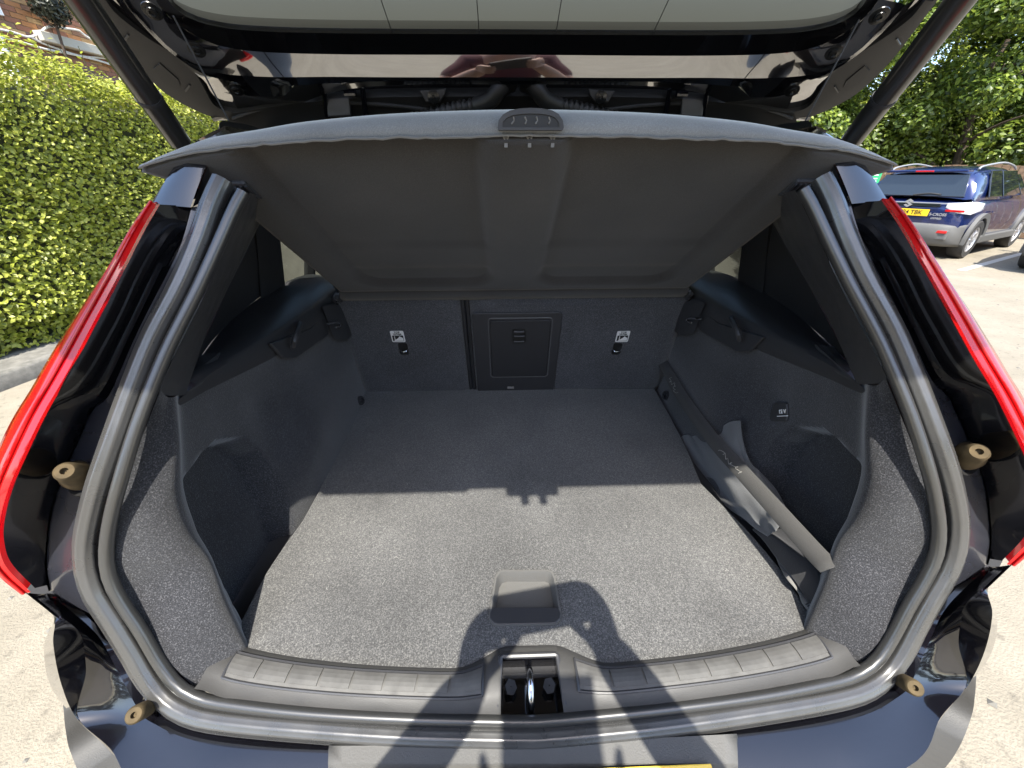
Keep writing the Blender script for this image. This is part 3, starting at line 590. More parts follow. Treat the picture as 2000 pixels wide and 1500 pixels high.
# bumper: sill shoulder, ridge and corner
E2p = [(90, 1158), (140, 1195), (195, 1250), (240, 1330), (270, 1385), (300, 1413), (400, 1450), (640, 1468), (1030, 1474)]
E1p = [(50, 1158), (100, 1198), (150, 1240), (167, 1310), (152, 1398), (215, 1462), (300, 1560), (640, 1640), (1030, 1650)]
B0p = [(150, 1170), (188, 1205), (232, 1258), (282, 1328), (312, 1368), (365, 1404), (450, 1424), (640, 1444), (1030, 1462)]
F_ = lambda P: full(cru(P, 65)); FS = lambda p, o: F_(Sc(p, o))
e2o = [.0, .0, .0, .004, .008, .010, .010, .010, .010]; e1o = [.03, .034, .032, .024, .012, .008, .008, .008, .008]
E2q = [(*p, o) for p, o in zip(E2p, e2o)]; E1q = [(*p, o) for p, o in zip(E1p, e1o)]; E2 = FS(E2q, 0); E1 = FS(E1q, 0); B0 = FS(B0p, -.006)
E2lo = E2+np.array([0, .002, -.005])
MB().grid([B0, B0*.35+E2*.65+np.array([0, .003, -.004]), E2, E2lo]).build('rear_sill', PAINT, car, angle=35)
dip = np.array([0, .003, -.007])*np.clip((np.abs(E1[:, 0])-.45)/.2, 0, 1)[:, None]
E12 = E2*.66+E1*.34+dip; E17 = E2*.33+E1*.67+dip; E1lo = E1+np.array([0, .003, -.003])
E1c = Sc(E1q, .010); e1x = -E1c[:, 0]
R1 = np.vstack([W([(56, 1161, e1x[0]+.02), (104, 1204, e1x[1]+.035), (86, 1262, e1x[2]+.045), (99, 1340, e1x[3]+.045), (148, 1404, e1x[4]+.025), (212, 1466, e1x[5]+.015), (298, 1566, e1x[6]+.01)]), np.array([(-.34, .05, .57), (0, .03, .57)])])
Rm = E1c*.5+R1*.5; Rm[:5] = W([(54, 1160, e1x[0]+.006), (104, 1203, e1x[1]+.004), (104, 1258, e1x[2]-.004), (119, 1334, e1x[3]-.004), (149, 1402, e1x[4]+.002)]); R2 = R1.copy(); R2[:, 2] -= .07; R2[:, 1] += .03; R2[:, 0] *= .99
bp = MB().grid([E2lo, E12, E17, E1]).build('bumper', PAINT, car, angle=35)
MB().grid([E1lo, F_(Rm), F_(R1), F_(R2)]).build('bumper_corner', PAINT, bp, angle=70)
L1_ = np.vstack([W([(116, 1300, .735), (120, 1345, .735), (124, 1385, .735), (128, 1425, .735), (138, 1470, .73), (172, 1540, .715), (262, 1650, .64)]), np.array([(-.33, .03, .46), (0, .01, .46)])])
L0_ = R2.copy(); L0_[:, 0] *= .985; L2_ = L1_.copy(); L2_[:, 2] = .28; L2_[:, 1] += .06
MB().grid([F_(L0_), F_(L1_), F_(L2_)]).build('lower_bumper', BUMPDK, bp, angle=70)
# loading pad and plate on the bumper
padL = [(640, 1520), (646, 1468), (660, 1456)]; pad = []
xs = np.linspace(642, 1440, 30)
rowA = np.array([S(x, 1458-.00006*(x-1030)**2*0+(-24*(x-1030)/410 if x > 1030 else 2)*.9, .012) for x in xs]); rowB = np.array([S(x, 1490, .014) for x in xs]); rowC = np.array([S(x, 1600, .012) for x in xs])
rowA0 = rowA.copy(); rowA0[:, 2] -= .03
MB().grid([rowA0, rowA, rowB, rowB+np.array([0, -.003, -.006]), rowC]).build('loading_pad', BUMPLOW, bp, angle=30, solid=.004)
pb = S(1389, 1496, .02); px_ = float(pb[0])
nplate = MB().prism(np.array([(-px_, pb[1], pb[2]), (px_, pb[1], pb[2]), (px_, pb[1]-.10, pb[2]-.045), (-px_, pb[1]-.10, pb[2]-.045)]), (0, .0015, .004)).build('number_plate', YELLOW, bp, smooth=False, bevel=.0015)
# rubber stops
def stop(base, tip, w_, r, big, par=car):
    b = S(*base, off=-.002); d = ray(*tip); t = None
    nrm = np.array([math.copysign(.22, b[0]), -.83, .5]); nrm /= np.linalg.norm(nrm)
    # end of the stop: point above the base seen at the tip position, at the given length
    k = np.linspace(.2, 2, 4000); Pk = CAM+k[:, None]*d; dist = np.linalg.norm(Pk-b, axis=1); ok = Pk[np.where(np.abs(dist-w_) < .004)[0]]
    e = ok[0] if len(ok) else b+nrm*w_
    ax = (e-b)/np.linalg.norm(e-b); L = np.linalg.norm(e-b)
    o = MB().lathe(([(r*1.7, -.006), (r*1.65, L*.12), (r*1.45, L*.3), (r*1.15, L*.62), (r*1.02, L*.9), (r*.8, L), (r*.36, L), (r*.3, L*.86), (.0005, L*.86)] if big else [(r*.5, -.012), (r*.5, L*.32), (r*.95, L*.34), (r*1.0, L*.6), (r*1.0, L*.95), (r*.8, L), (r*.34, L), (r*.3, L*.9), (.0005, L*.9)]), b, ax, 24).build('rubber_stop', TAN, par, angle=50)
    MB().lathe([(r*2.1, .0), (r*2.15, .003), (r*1.95, .005), (r*1.8, .002), (r*1.75, -.004), (.0005, -.004)], b+np.array([0, 0, -.004]), nrm, 24).build('mounting_ring', RUBDARK if big else ZINC, o)
stop((156, 928), (125, 920), .040, .0118, True); stop((1887, 890), (1913, 882), .040, .0118, True)
stop((303, 1376), (261, 1397), .052, .0112, False); stop((1748, 1322), (1788, 1344), .052, .0112, False)

# ------------------------------------------------------------------ boot interior: side trims
G = np.array([
 [(.515, .478, 1.150), (.552, .436, 1.07), (.588, .397, .989), (.602, .373, .93), (.596, .360, .87), (.560, .328, .80), (.506, .302, .716)],
 [(.522, .490, 1.132), (.536, .450, 1.06), (.545, .412, .995), (.545, .398, .925), (.534, .392, .875), (.512, .368, .825), (.475, .338, .722)],
 [(.525, .505, 1.124), (.526, .474, 1.055), (.530, .440, .985), (.527, .425, .92), (.514, .418, .865), (.495, .392, .81), (.468, .362, .72)],
 [(.545, .540, 1.114), (.549, .515, 1.05), (.553, .490, .97), (.552, .480, .90), (.545, .470, .845), (.530, .450, .79), (.505, .42, .70)],
 [(.552, .60, 1.100), (.562, .60, 1.04), (.568, .60, .96), (.562, .60, .89), (.550, .60, .83), (.532, .60, .78), (.512, .60, .70)],
 [(.553, .67, 1.090), (.565, .67, 1.03), (.570, .67, .955), (.560, .67, .885), (.538, .67, .83), (.518, .67, .78), (.506, .67, .70)],
 [(.551, .735, 1.085), (.566, .73, 1.02), (.572, .725, .955), (.556, .72, .885), (.524, .72, .825), (.508, .72, .78), (.502, .72, .70)],
 [(.548, .80, 1.08), (.560, .795, 1.02), (.564, .785, .955), (.546, .780, .885), (.514, .775, .825), (.504, .770, .78), (.500, .768, .70)],
 [(.542, .88, 1.075), (.551, .88, 1.01), (.551, .88, .95), (.533, .87, .885), (.513, .86, .83), (.506, .86, .78), (.503, .86, .70)],
 [(.537, 1.02, 1.07), (.545, 1.03, 1.0), (.545, 1.04, .94), (.539, 1.05, .88), (.532, 1.06, .83), (.524, 1.07, .78), (.516, 1.08, .70)],
 [(.532, 1.145, 1.07), (.532, 1.165, 1.0), (.532, 1.18, .94), (.535, 1.195, .88), (.540, 1.21, .83), (.542, 1.225, .78), (.538, 1.24, .70)]])
def dens(G, a, b):
    def up(P, n):
        P = np.asarray(P, float); k = len(P); Q = np.concatenate([2*P[:1]-P[1:2], P, 2*P[-1:]-P[-2:-1]]); u = np.linspace(0, k-1, n); i = np.minimum(u.astype(int), k-2); t = (u-i)[(...,)+(None,)*(P.ndim-1)]
        A, B, C_, D = Q[i], Q[i+1], Q[i+2], Q[i+3]; return .5*((2*B)+(-A+C_)*t+(2*A-5*B+4*C_-D)*t**2+(-A+3*B-3*C_+D)*t**3)
    return up(up(G, a).transpose(1, 0, 2), b).transpose(1, 0, 2)
GL = dens(G, 130, 70)
# storage pocket pressed into the trim between the pillar and the wheel arch
def seg_sd(p, poly):
    d = 9.0; ins = False; n = len(poly)
    for i in range(n):
        a = np.array(poly[i]); b = np.array(poly[(i+1) % n]); e = b-a; t = max(0, min(1, np.dot(p-a, e)/np.dot(e, e))); d = min(d, np.linalg.norm(p-a-e*t))
        if (a[1] > p[1]) != (b[1] > p[1]) and p[0] < (b[0]-a[0])*(p[1]-a[1])/(b[1]-a[1])+a[0]: ins = not ins
    return -d if ins else d
POCK = [(.47, .985), (.58, .985), (.645, .945), (.665, .895), (.655, .83), (.60, .66), (.40, .66), (.43, .80)]
for i in range(GL.shape[0]):
    for j in range(GL.shape[1]):
        if i > 26 and GL[i, j, 1] < .72:
            t = min(1, max(0, (.006-seg_sd(GL[i, j, 1:], POCK))/.022)); GL[i, j, 0] += .05*t*t*(3-2*t)
plastic_tubs = []
for sgn in (-1, 1):
    H = GL.copy(); H[..., 0] *= sgn
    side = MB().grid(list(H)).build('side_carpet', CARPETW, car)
    f = mir if sgn == 1 else (lambda P: P)
    # ledge along the top of the side trim
    L0 = cr(W([(640, 540, .66), (600, 536, .69), (540, 560, .70), (470, 610, .69), (415, 665, .66), (384, 706, .60), (366, 735, .56)]), 30)
    L1 = cr(W([(652, 562, .545), (600, 602, .545), (540, 642, .55), (478, 680, .553), (436, 704, .556), (405, 722, .556), (372, 745, .55)]), 30)
    L1b = L1.copy(); L1b[:, 2] -= .006; L1b[:, 0] += .006
    L2 = cr(np.array([(-.530, 1.14, 1.066), (-.533, 1.0, 1.062), (-.538, .86, 1.066), (-.546, .74, 1.076), (-.553, .62, 1.084), (-.545, .55, 1.098), (-.532, .515, 1.112)]), 30)
    L3 = L2.copy(); L3[:, 0] -= .02; L3[:, 2] -= .03
    led = MB().grid([f(L0), f(L0*.5+L1*.5+np.array([0, 0, .004])), f(L1), f(L1b), f(L2), f(L3)]).build('ledge', SATIN, car, angle=50)
    le = W([(392, 696, .60), (430, 690, .575), (410, 738, .552), (362, 769, .538), (372, 735, .57)])
    MB().add(f(le), [(0, 1, 2, 3, 4)]).build('ledge_end', LEDGE, led, smooth=False, solid=.004)
    # rear pillar trim between the seal and the ledge
    PA = cr(Sc([(488, 376), (468, 420), (436, 490), (402, 570), (348, 680), (305, 770)], -.012), 30)
    PB = cr(W([(532, 395, .515), (512, 430, .53), (476, 500, .535), (442, 570, .54), (402, 655, .545), (362, 772, .535)]), 30)
    PC = cr(W([(575, 440, .60), (560, 465, .63), (520, 510, .66), (470, 570, .675), (425, 635, .665), (380, 714, .60)]), 30)
    MB().grid([f(PA), f(PA*.5+PB*.5+np.array([.004, -.004, 0])), f(PB)]).build('pillar_trim', GRAIN, car, angle=50)
    cab = L0.copy()
    top_ = cr(np.array([(-.50, 1.35, 1.50), (-.52, 1.1, 1.50), (-.53, .9, 1.50), (-.52, .8, 1.46), (-.50, .70, 1.42)]), 30)
    Wn = L0[::-1]*0
    # inner quarter trim from the ledge up to the roof, leaving the door window open
    q0 = cr(np.array([(-.70, 1.18, 1.075), (-.70, 1.05, 1.085), L0[12], L0[20], L0[29]]), 30); q1 = cr(np.array([(-.62, 1.10, 1.30), (-.62, 1.0, 1.32), (-.60, .85, 1.33), (-.57, .72, 1.30), PB[16]]), 30); q2 = cr(np.array([(-.55, 1.1, 1.5), (-.55, 1.0, 1.5), (-.54, .9, 1.5), (-.53, .82, 1.48), PB[2]]), 30)
    MB().grid([f(q0), f(q1), f(q2)]).build('quarter_trim', MATTE, car)
    MB().add(f(np.array([(-.73, .5, 1.05), (-.73, 2.1, 1.05), (-.73, 2.1, .3), (-.73, .5, .3)])), [(0, 1, 2, 3)]).build('door_trim', MATTE, car)
    MB().add(f(np.array([(-.75, 1.15, 1.05), (-.75, 2.1, 1.05), (-.60, 2.1, 1.5), (-.60, 1.15, 1.5)])), [(0, 1, 2, 3)]).build('door_window', CLEAR, car)
    for yy in (1.42, 1.75): MB().tube(f(np.array([(-.74, yy, 1.05), (-.6, yy-.05, 1.5)])), .018, 6).build('window_frame', MATTE, car)
    # bag hook housing
    hx = -.541
    hk = MB().prism(f(np.array([on(522, 672, x=hx), on(548, 700, x=hx), on(572, 699, x=hx), on(636, 655, x=hx), on(634, 612, x=hx), on(600, 642, x=hx)])), (-sgn*.008, 0, 0)).build('bag_hook', SATIN, car, smooth=False, bevel=.002)
    hc = [on(566, 676, x=hx+.012), on(570, 655, x=hx+.03), on(580, 645, x=hx+.033), on(592, 650, x=hx+.028), on(598, 662, x=hx+.014)]
    MB().tube(f(cr(np.array([on(586, 632, x=hx+.012), on(582, 645, x=hx+.03), on(576, 662, x=hx+.034), on(572, 676, x=hx+.022)]), 12)), .0065, 8).build('hook', GRAIN, hk)
    # plate with belt slot by the seat
    bx = on(660, 632, x=-.53)
    bs = MB().prism(f(np.array([on(632, 598, x=-.528), on(650, 592, x=-.524), on(672, 600, x=-.515), on(687, 655, x=-.512), on(680, 662, x=-.512), on(655, 660, x=-.522)])), (0, -.008, 0)).build('belt_guide', SATIN, car, smooth=False, bevel=.002)
    MB().tube(f(cr(np.array([on(643, 629, x=-.519), on(656, 627, x=-.512), on(665, 627, x=-.508), on(669, 633, x=-.508), on(660, 636, x=-.511)])+np.array([0, -.014, 0]), 14)), .0028, 6).build('wire_loop', CHROME, bs)
    # lashing eye at the front floor corner
    e = np.array([-.525, 1.13, .742]); ey = MB().lathe([(.016, 0), (.016, .006), (.010, .007), (.008, .002), (.001, .002)], f(e), (-sgn*1, -.3, .3), 14).build('lashing_eye', MATTE, car)
    MB().tube(f(e+np.array([(.006, -.008, 0), (.016, -.012, .002), (.018, -.004, .004), (.008, .004, .002)])), .002, 6).build('eye_ring', CHROME, ey)
# boot tub below, cabin shell and roof so that no daylight leaks in
MB().box((0, .80, .685), (1.30, .95, .02)).build('boot_base', DARKCLOTH, car, smooth=False)
MB().box((0, 1.6, .45), (1.5, 1.4, .03)).build('cabin_floor', MATTE, car, smooth=False)
MB().add([(-.8, 2.3, .3), (.8, 2.3, .3), (.7, 2.3, 1.55), (-.7, 2.3, 1.55)], [(0, 1, 2, 3)]).build('cabin_front', MATTE, car, smooth=False)
MB().grid([np.array([(x, y, z-.06*(abs(x)/.66)**3) for x in np.linspace(-.66, .66, 15)]) for y, z in ((1.02, 1.585), (1.3, 1.62), (2.0, 1.64), (2.4, 1.62))]).build('roof', PAINT, car, solid=.02)
# ------------------------------------------------------------------ rear seat backs
def seat(x, z, dy=0.0): return np.array([x, 1.236-.28*(z-.725)-dy, z])
def sp_(px, py, dy=0.0): return pln(px, py, seat(0, .725, dy), np.array([0, 1, .28]))
SN = np.array([0, -1, -.28])/math.hypot(1, .28)
def seat_panel(name, x0, x1, lab=None):
    m = MB(); xs = np.linspace(x0, x1, 14); zs = np.linspace(.70, 1.10, 12); rows = []
    for z in zs:
        r_ = []
        for x in xs:
            ex = min(abs(x-x0), abs(x-x1)); rnd = .012*max(0, 1-ex/.018)**2; r_.append(seat(x, z, -rnd))
        rows.append(np.array(r_))
    return m.grid(rows).build(name, CARPETS, car, solid=.03, off=-1 if False else 0)
xl = sp_(908, 680)[0]; xr = sp_(924, 680)[0]
s1 = seat_panel('seat_back', -.545, xl); s2 = seat_panel('seat_back', xr, .545)
m = MB(); xm = (xl+xr)/2
for dx in (-.006, .008): m.tube([seat(xm+dx, .715, .006), seat(xm+dx, 1.09, .006)], .0058, 8)
m.build('split_trim', MATTE, car)
# ski hatch in the wider seat back
def rr_on(px0, py0, px1, py1, px2, py2, px3, py3, dy): return [sp_(px0, py0, dy), sp_(px1, py1, dy), sp_(px2, py2, dy), sp_(px3, py3, dy)]
def seat_plate(x0, x1, z0, z1, r, th, name, m, par, dy=.016, bevel=.002):
    P = rrect(x0, x1, z0, z1, r); a = np.array([seat(x, z, dy) for x, z in P]); return MB().prism(a, SN*th).build(name, m, par, smooth=True, angle=30, bevel=bevel)
a = sp_(922, 607); b = sp_(1078, 757); a2 = sp_(957, 620); b2 = sp_(1064, 727)
fx0, fx1, fz0, fz1 = a[0], b[0]+.004, .728, a[2]
hf = seat_plate(fx0, fx1, fz0-.01, fz1, .012, .006, 'hatch_frame', SATIN, s2)
hd_ = seat_plate(a2[0], b2[0]+.002, b2[2], a2[2], .008, .009, 'ski_hatch', MATTE, s2, dy=.0185)
rim = rrect(a2[0]-.005, b2[0]+.007, b2[2]-.005, a2[2]+.005, .011, 6); MB().tube(np.array([seat(x, z, .0225) for x, z in rim+rim[:1]]), .0022, 6, cap=False).build('hatch_rim', RIMG, s2)
h0 = sp_(1000, 640); h1 = sp_(1026, 660); cx = (h0[0]+h1[0])/2
for zz, th in ((h0[2]-.003, .004), ((h0[2]+h1[2])/2, .003), (h1[2], .003)): MB().tube(np.array([seat(cx-.016, zz, .030), seat(cx, zz, .032), seat(cx+.016, zz, .030)]), th, 8).build('hatch_catch', GRAIN, s2)
MB().prism(np.array([seat(x, z, .0282) for x, z in rrect(cx-.021, cx+.021, h1[2]-.008, h0[2]+.006, .006)]), SN*.001).build('catch_shade', BLACKP, s2, smooth=False)  # thin black plate stands in for shade around the catch
q = sp_(997, 739); MB().box(q+SN*.012, (.028, .006, .008)).build('pull_loop_bar', CHROME, s2, smooth=False, bevel=.002)
MB().prism(np.array([q+SN*.01+np.array(v) for v in ((-.009, 0, 0), (.009, 0, 0), (.012, -.004, -.03), (-.012, -.004, -.03))]), SN*.003).build('pull_loop', WEB, s2, smooth=False)
# tether stickers and loops
for par, px, lx in ((s1, 777, 788), (s2, 1216, 1205)):
    c0 = sp_(px, 657, .016); e0 = seat(c0[0], c0[2], .0165)
    st_ = MB().prism(np.array([seat(x, z, .0165) for x, z in rrect(c0[0]-.021, c0[0]+.021, c0[2]-.021, c0[2]+.021, .004)]), SN*.0006).build('tether_sticker', WHITE, par, smooth=False)
    ey_ = -np.array([0, .28, -1.]); fx = np.array([1, 0, 0])
    def pt(dx, dz, k=.0182): return seat(c0[0]+dx, c0[2]+dz, k)
    MB().prism(np.array([pt(x, z, .0176) for x, z in rrect(-.0175, .0175, -.0175, .004, .002)]), SN*.0003).build('pictogram_field', BLACKP, st_, smooth=False)
    MB().prism(np.array([pt(x, z, .0182) for x, z in ((-.015, -.016), (.016, -.016), (.016, -.006), (.006, .001), (.0, -.006), (-.006, -.010))]), SN*.0002).build('pictogram_seat', WHITE, st_, smooth=False)
    MB().tube(np.array([pt(-.010, .001, .0183), pt(-.010, -.012, .0183)]), .0013, 5).build('pictogram_anchor', WHITE, st_)
    fm = frame(pt(0, .0150, .0176), (1, 0, 0), (0, -.28, 1)); text('sticker_text', 'TOP', .0095, BLACKP, st_, fm, bold=.0002)
    fm = frame(pt(0, .0080, .0176), (1, 0, 0), (0, -.28, 1)); text('sticker_text', 'TETHER', .0075, BLACKP, st_, fm, bold=.0002)
    q = sp_(lx, 680, .016)
    MB().prism(np.array([seat(q[0]+x, q[2]+z, .0158) for x, z in rrect(-.015, .015, -.026, .02, .006)]), SN*.0012).build('tether_shade', BLACKP, par, smooth=False)  # thin black plate stands in for shade behind the loop
    MB().tube(cr(np.array([seat(q[0]-.013, q[2]-.004, .017), seat(q[0]-.008, q[2]-.008, .026), seat(q[0]+.008, q[2]-.008, .026), seat(q[0]+.013, q[2]-.004, .017)]), 12), .0022, 6).build('tether_loop', CHROME, par)

# ------------------------------------------------------------------ sill trim, scuff plates, latch
def zs(px, py, z=.722): return on(px, py, z=z)
T0 = cr(np.array([zs(*p, z=.722) for p in [(447, 1262), (520, 1280), (600, 1294), (720, 1307), (860, 1313), (905, 1310), (945, 1290), (985, 1266), (1030, 1264)]]), 40)
T1 = cr(Sc([(388, 1345), (450, 1366), (600, 1384), (800, 1395), (1030, 1400)], .004), 40)
rx0, rx1 = zs(978, 1340)[0], zs(1095, 1340)[0]; rc = (rx0+rx1)/2; hw = (rx1-rx0)/2
def tail(C, xs_): # cut a curve at |x|
    return C
y_front = lambda x: np.interp(-abs(x), T0[:, 0], T0[:, 1]); y_back = lambda x: np.interp(-abs(x), T1[:, 0], T1[:, 1])
zb = float(T1[-1][2])
def zback(x): return float(np.interp(-abs(x), T1[:, 0], T1[:, 2]))
sill = None
def sill_piece(xa, xb, n, fa=0, fb=1, name='sill_trim', par=car, m=SILL, rise=0.0, solid=0):
    rows = []
    for f_ in np.linspace(fa, fb, 9):
        r_ = []
        for x in np.linspace(xa, xb, n):
            ya, yb, za, zb_ = y_front(x)+.012, y_back(x), .722, zback(x)
            crown = .010*math.sin(math.pi*min(1, f_*1.15)) if f_ < .87 else .010*math.sin(math.pi*min(1, f_*1.15))
            r_.append((x, ya+(yb-ya)*f_, za-.012*(1-min(1, f_*8))+(zb_-za)*f_+crown+rise))
        rows.append(np.array(r_))
    return MB().grid(rows).build(name, m, par, angle=40, solid=solid)
sill = sill_piece(T0[0, 0], rc-hw, 40); sill_piece(rc+hw, -T0[0, 0], 40); sill_piece(rc-hw, rc+hw, 12, 0, .27)
sill_piece(T0[0, 0], -T0[0, 0], 80, .985, 1.0)
# scuff plates in segments
for (xa, xb) in ((zs(448, 1325)[0], zs(943, 1340)[0]), (zs(1128, 1340)[0], zs(1606, 1280)[0])):
    pl_ = sill_piece(xa, xb, 40, .30, .72, 'scuff_plate', sill, METAL, .0022)
    e_ = MB(); rows = []
    ring = [(x, .28) for x in np.linspace(xa, xb, 30)]+[(xb, f) for f in np.linspace(.28, .74, 8)]+[(x, .74) for x in np.linspace(xb, xa, 30)]+[(xa, f) for f in np.linspace(.74, .28, 8)]
    def sp2(x, f, r): ya, yb = y_front(x)+.012, y_back(x); return np.array([x, ya+(yb-ya)*f, .722+(zback(x)-.722)*f+.010*math.sin(math.pi*min(1, f*1.15))+r])
    e_.tube(np.array([sp2(x, f, .0025) for x, f in ring]), .0022, 6, cap=False); e_.build('plate_rim', SATIN, sill)
    nseg = 8; sw = (xb-xa)/nseg
    for k in range(nseg):
        a_, b_ = xa+sw*k+.0009, xa+sw*(k+1)-.0009; rows = []
        for f in np.linspace(.325, .655, 5): rows.append(np.array([sp2(x, f, .0034) for x in np.linspace(a_+.006*(f-.34), b_-.006*(f-.34), 5)]))
        MB().grid(rows).build('tread_segment', METAL, sill, solid=.0015, smooth=False)
# latch recess with striker
yt, yb_ = sp2(rc, .27, 0)[1], S(1035, 1396, .01)[1]
zt = .727
fl = np.array([(rc-hw, yt, zt), (rc-hw*1.12, yb_, .712), (rc+hw*1.12, yb_, .712), (rc+hw, yt, zt)]); dn = fl.copy(); dn[:, 2] -= .045; dn[:, 0] = rc+(dn[:, 0]-rc)*.9
lr = MB().grid([fl, dn]).add(np.vstack([dn]), [(0, 1, 2, 3)]); lr.add(np.vstack([fl[[3, 0]], dn[[3, 0]]]), [(0, 1, 3, 2)]); lr.build('latch_recess', GLOSS, sill, smooth=False)
ring = np.array([fl[1], fl[0], fl[3], fl[2]])+np.array([0, 0, .003]); MB().tube(lin(ring, 40), .0045, 8).build('recess_rim', SATIN, sill)
MB().box(((rc), yb_-.002, .707), (hw*2.3, .016, .012)).build('recess_lip', SATIN, sill, smooth=False, bevel=.003)
sy0, sy1 = zs(1035, 1300, .735)[1], zs(1035, 1362, .735)[1]; sxx = zs(1035, 1330)[0]
MB().tube(cr(np.array([(sxx, sy0+.006, .69), (sxx, sy0, .722), (sxx, (sy0+sy1)/2, .736), (sxx, sy1, .722), (sxx, sy1-.004, .69)]), 24), .0055, 10).build('striker', CHROME, sill)
for s_ in (-1, 1): MB().lathe([(.011, 0), (.011, .006), (.006, .006), (.001, .006)], (rc+s_*hw*.72, (sy0+sy1)/2+.008, .70), (-s_*.5, -.3, .8), 6).build('bolt', MATTE, sill, smooth=False)
# dark inner lip between sill trim and seal
# ------------------------------------------------------------------ load floor
flo = thing('load_floor', 'dark grey speckled carpet floor board lying in the boot', 'boot floor', (0, .8, .70))
ZT = .725
def fxy(px, py): p = on(px, py, z=ZT); return (p[0], p[1])
outl = [fxy(*p) for p in [(716, 759), (690, 815), (655, 890), (622, 960), (590, 1018), (552, 1070), (522, 1115), (500, 1155), (475, 1205), (450, 1245), (448, 1254), (454, 1263), (470, 1269), (520, 1278), (600, 1290), (720, 1302), (860, 1307), (900, 1304), (925, 1295), (950, 1278), (975, 1263), (1000, 1259), (1040, 1258), (1075, 1260), (1095, 1266), (1120, 1283), (1140, 1294), (1170, 1297), (1300, 1286), (1450, 1266), (1560, 1247), (1584, 1238), (1590, 1228), (1586, 1216), (1560, 1165), (1525, 1112), (1490, 1070), (1455, 1030), (1410, 985), (1370, 945), (1345, 885), (1310, 815), (1278, 759)]]
hole_px = [(968, 1130), (975, 1119), (985, 1116), (1070, 1116), (1078, 1119), (1083, 1130), (1095, 1200), (1094, 1210), (1085, 1219), (1072, 1220), (975, 1222), (965, 1220), (957, 1210), (957, 1200)]
hole = [fxy(*p) for p in hole_px]
plate(outl, [hole], ZT-.018, ZT).build('floor_board', CARPET, flo, smooth=False, bevel=.0035)
HP3 = np.array([(*p, ZT+.002) for p in hole]); cen = HP3.mean(0)
def shr(P, k, dz): Q = cen+(P-cen)*np.array([k, k, 1]); Q[:, 2] = ZT+dz; return Q
hd2 = MB().grid([shr(HP3, 1.03, .0005), shr(HP3, 1.02, .003), shr(HP3, .97, .003), shr(HP3, .94, -.002), shr(HP3, .88, -.022)], closed=True)
bq = shr(HP3, .88, -.022); hd2.add(bq, [tuple(range(len(bq)))]); hnd = hd2.build('pull_handle', BUMPLOW, flo, angle=50)
gp = [fxy(*p) for p in [(962, 1188), (1090, 1188), (1095, 1200), (1094, 1210), (1085, 1219), (1072, 1220), (975, 1222), (965, 1220), (957, 1210), (957, 1200)]]
MB().prism(np.array([(*p, ZT+.0035) for p in gp]), (0, 0, -.006)).build('grip_plate', SATIN, hnd, smooth=False, bevel=.0015)

lint = MB()
for i in range(70):
    px, py = random.uniform(520, 1500), random.uniform(790, 1240); x, y = fxy(px, py)
    if abs(x) > .44 or y < .42 or y > 1.2 or (930 < px < 1120 and py > 1090): continue
    a = random.uniform(0, 6.28); L = random.uniform(.003, .011); p0 = np.array([x, y, ZT+.0012]); d_ = np.array([math.cos(a), math.sin(a), 0])*L
    lint.tube(np.array([p0, p0+d_*.5+np.array([d_[1], -d_[0], 0])*.3+np.array([0, 0, .0012]), p0+d_]), random.uniform(.00025, .0005), 4)
lint.build('lint', FRAY, flo)['kind'] = 'stuff'
# ------------------------------------------------------------------ parcel shelf
shelf = thing('parcel_shelf', 'dark felt parcel shelf hinged up inside the open boot', 'parcel shelf', (0, 1.1, 1.08))
SA, SB = np.array([0, .655, 1.425]), np.array([0, 1.128, 1.092]); SL = SB-SA; SLn = np.linalg.norm(SL); SD = SL/SLn; SNrm = np.array([0, -SD[2]*-1, 0]); SNu = np.array([0, SD[2], -SD[1]])  # SNu points down to the rear
def shp(px, py): P = pln(px, py, SA, SNu); return P[0], float((P-SA)@SD)
def sh3(x, s, h=0.0): return SA+SD*s+np.array([x, 0, 0])+SNu*h
def rbox(x, s, x0, x1, s0, s1, r, sl=0.0):
    cx_, cs_ = (x0+x1)/2, (s0+s1)/2; hx_, hs_ = (x1-x0)/2, (s1-s0)/2; dx_ = abs(x-cx_)-hx_+r; ds_ = abs(s-cs_)-hs_+r
    return math.hypot(max(dx_, 0), max(ds_, 0))+min(max(dx_, ds_), 0)-r
pa_, pb_ = shp(905, 300), shp(470, 525); pc_ = shp(1100, 400)
def height(x, s):
    sm = lambda t: t*t*(3-2*t)
    h = 0.0
    for x0, x1 in ((-.40, -.062), (.052, .40)):
        dd = rbox(x, s, x0, x1, -.30, .452, .06); t = min(1, max(0, (.010-dd)/.022)); h += -.014*sm(t)
        for s0 in (.235, .345):                                 # shallow cross steps pressed in the panel
            t2 = min(1, max(0, (s-s0)/.035)); h += (.004 if s0 < .3 else -.004)*sm(t2)*sm(t)
    return h
lipL = [(278, 322), (330, 305), (400, 291), (500, 279), (600, 271), (750, 265), (900, 262), (1037, 260)]
lipU = [(279, 319), (312, 296), (372, 270), (450, 253), (600, 237), (780, 223), (930, 216), (1037, 213)]
a0 = np.array([shp(*p) for p in lipL]); 
xr_ = np.array([-abs(v[0]) for v in a0]); sr_ = np.array([v[1] for v in a0]); o_ = np.argsort(xr_)
def s_rear(x): return float(np.interp(-abs(x), xr_[o_], sr_[o_]))
rows = []; NS, NX = 70, 120
for i in range(NS):
    t = i/(NS-1); r_ = []
    for j in range(NX):
        a = -1+2*j/(NX-1); wd = .478 if t > .20 else .478+.080*((.20-t)/.20)**1.2
        x = a*wd; s0_ = s_rear(x)+.002; s_ = s0_+(SLn-.085-s0_)*t
        r_.append(sh3(x, s_, height(x, s_)))
    rows.append(np.array(r_))
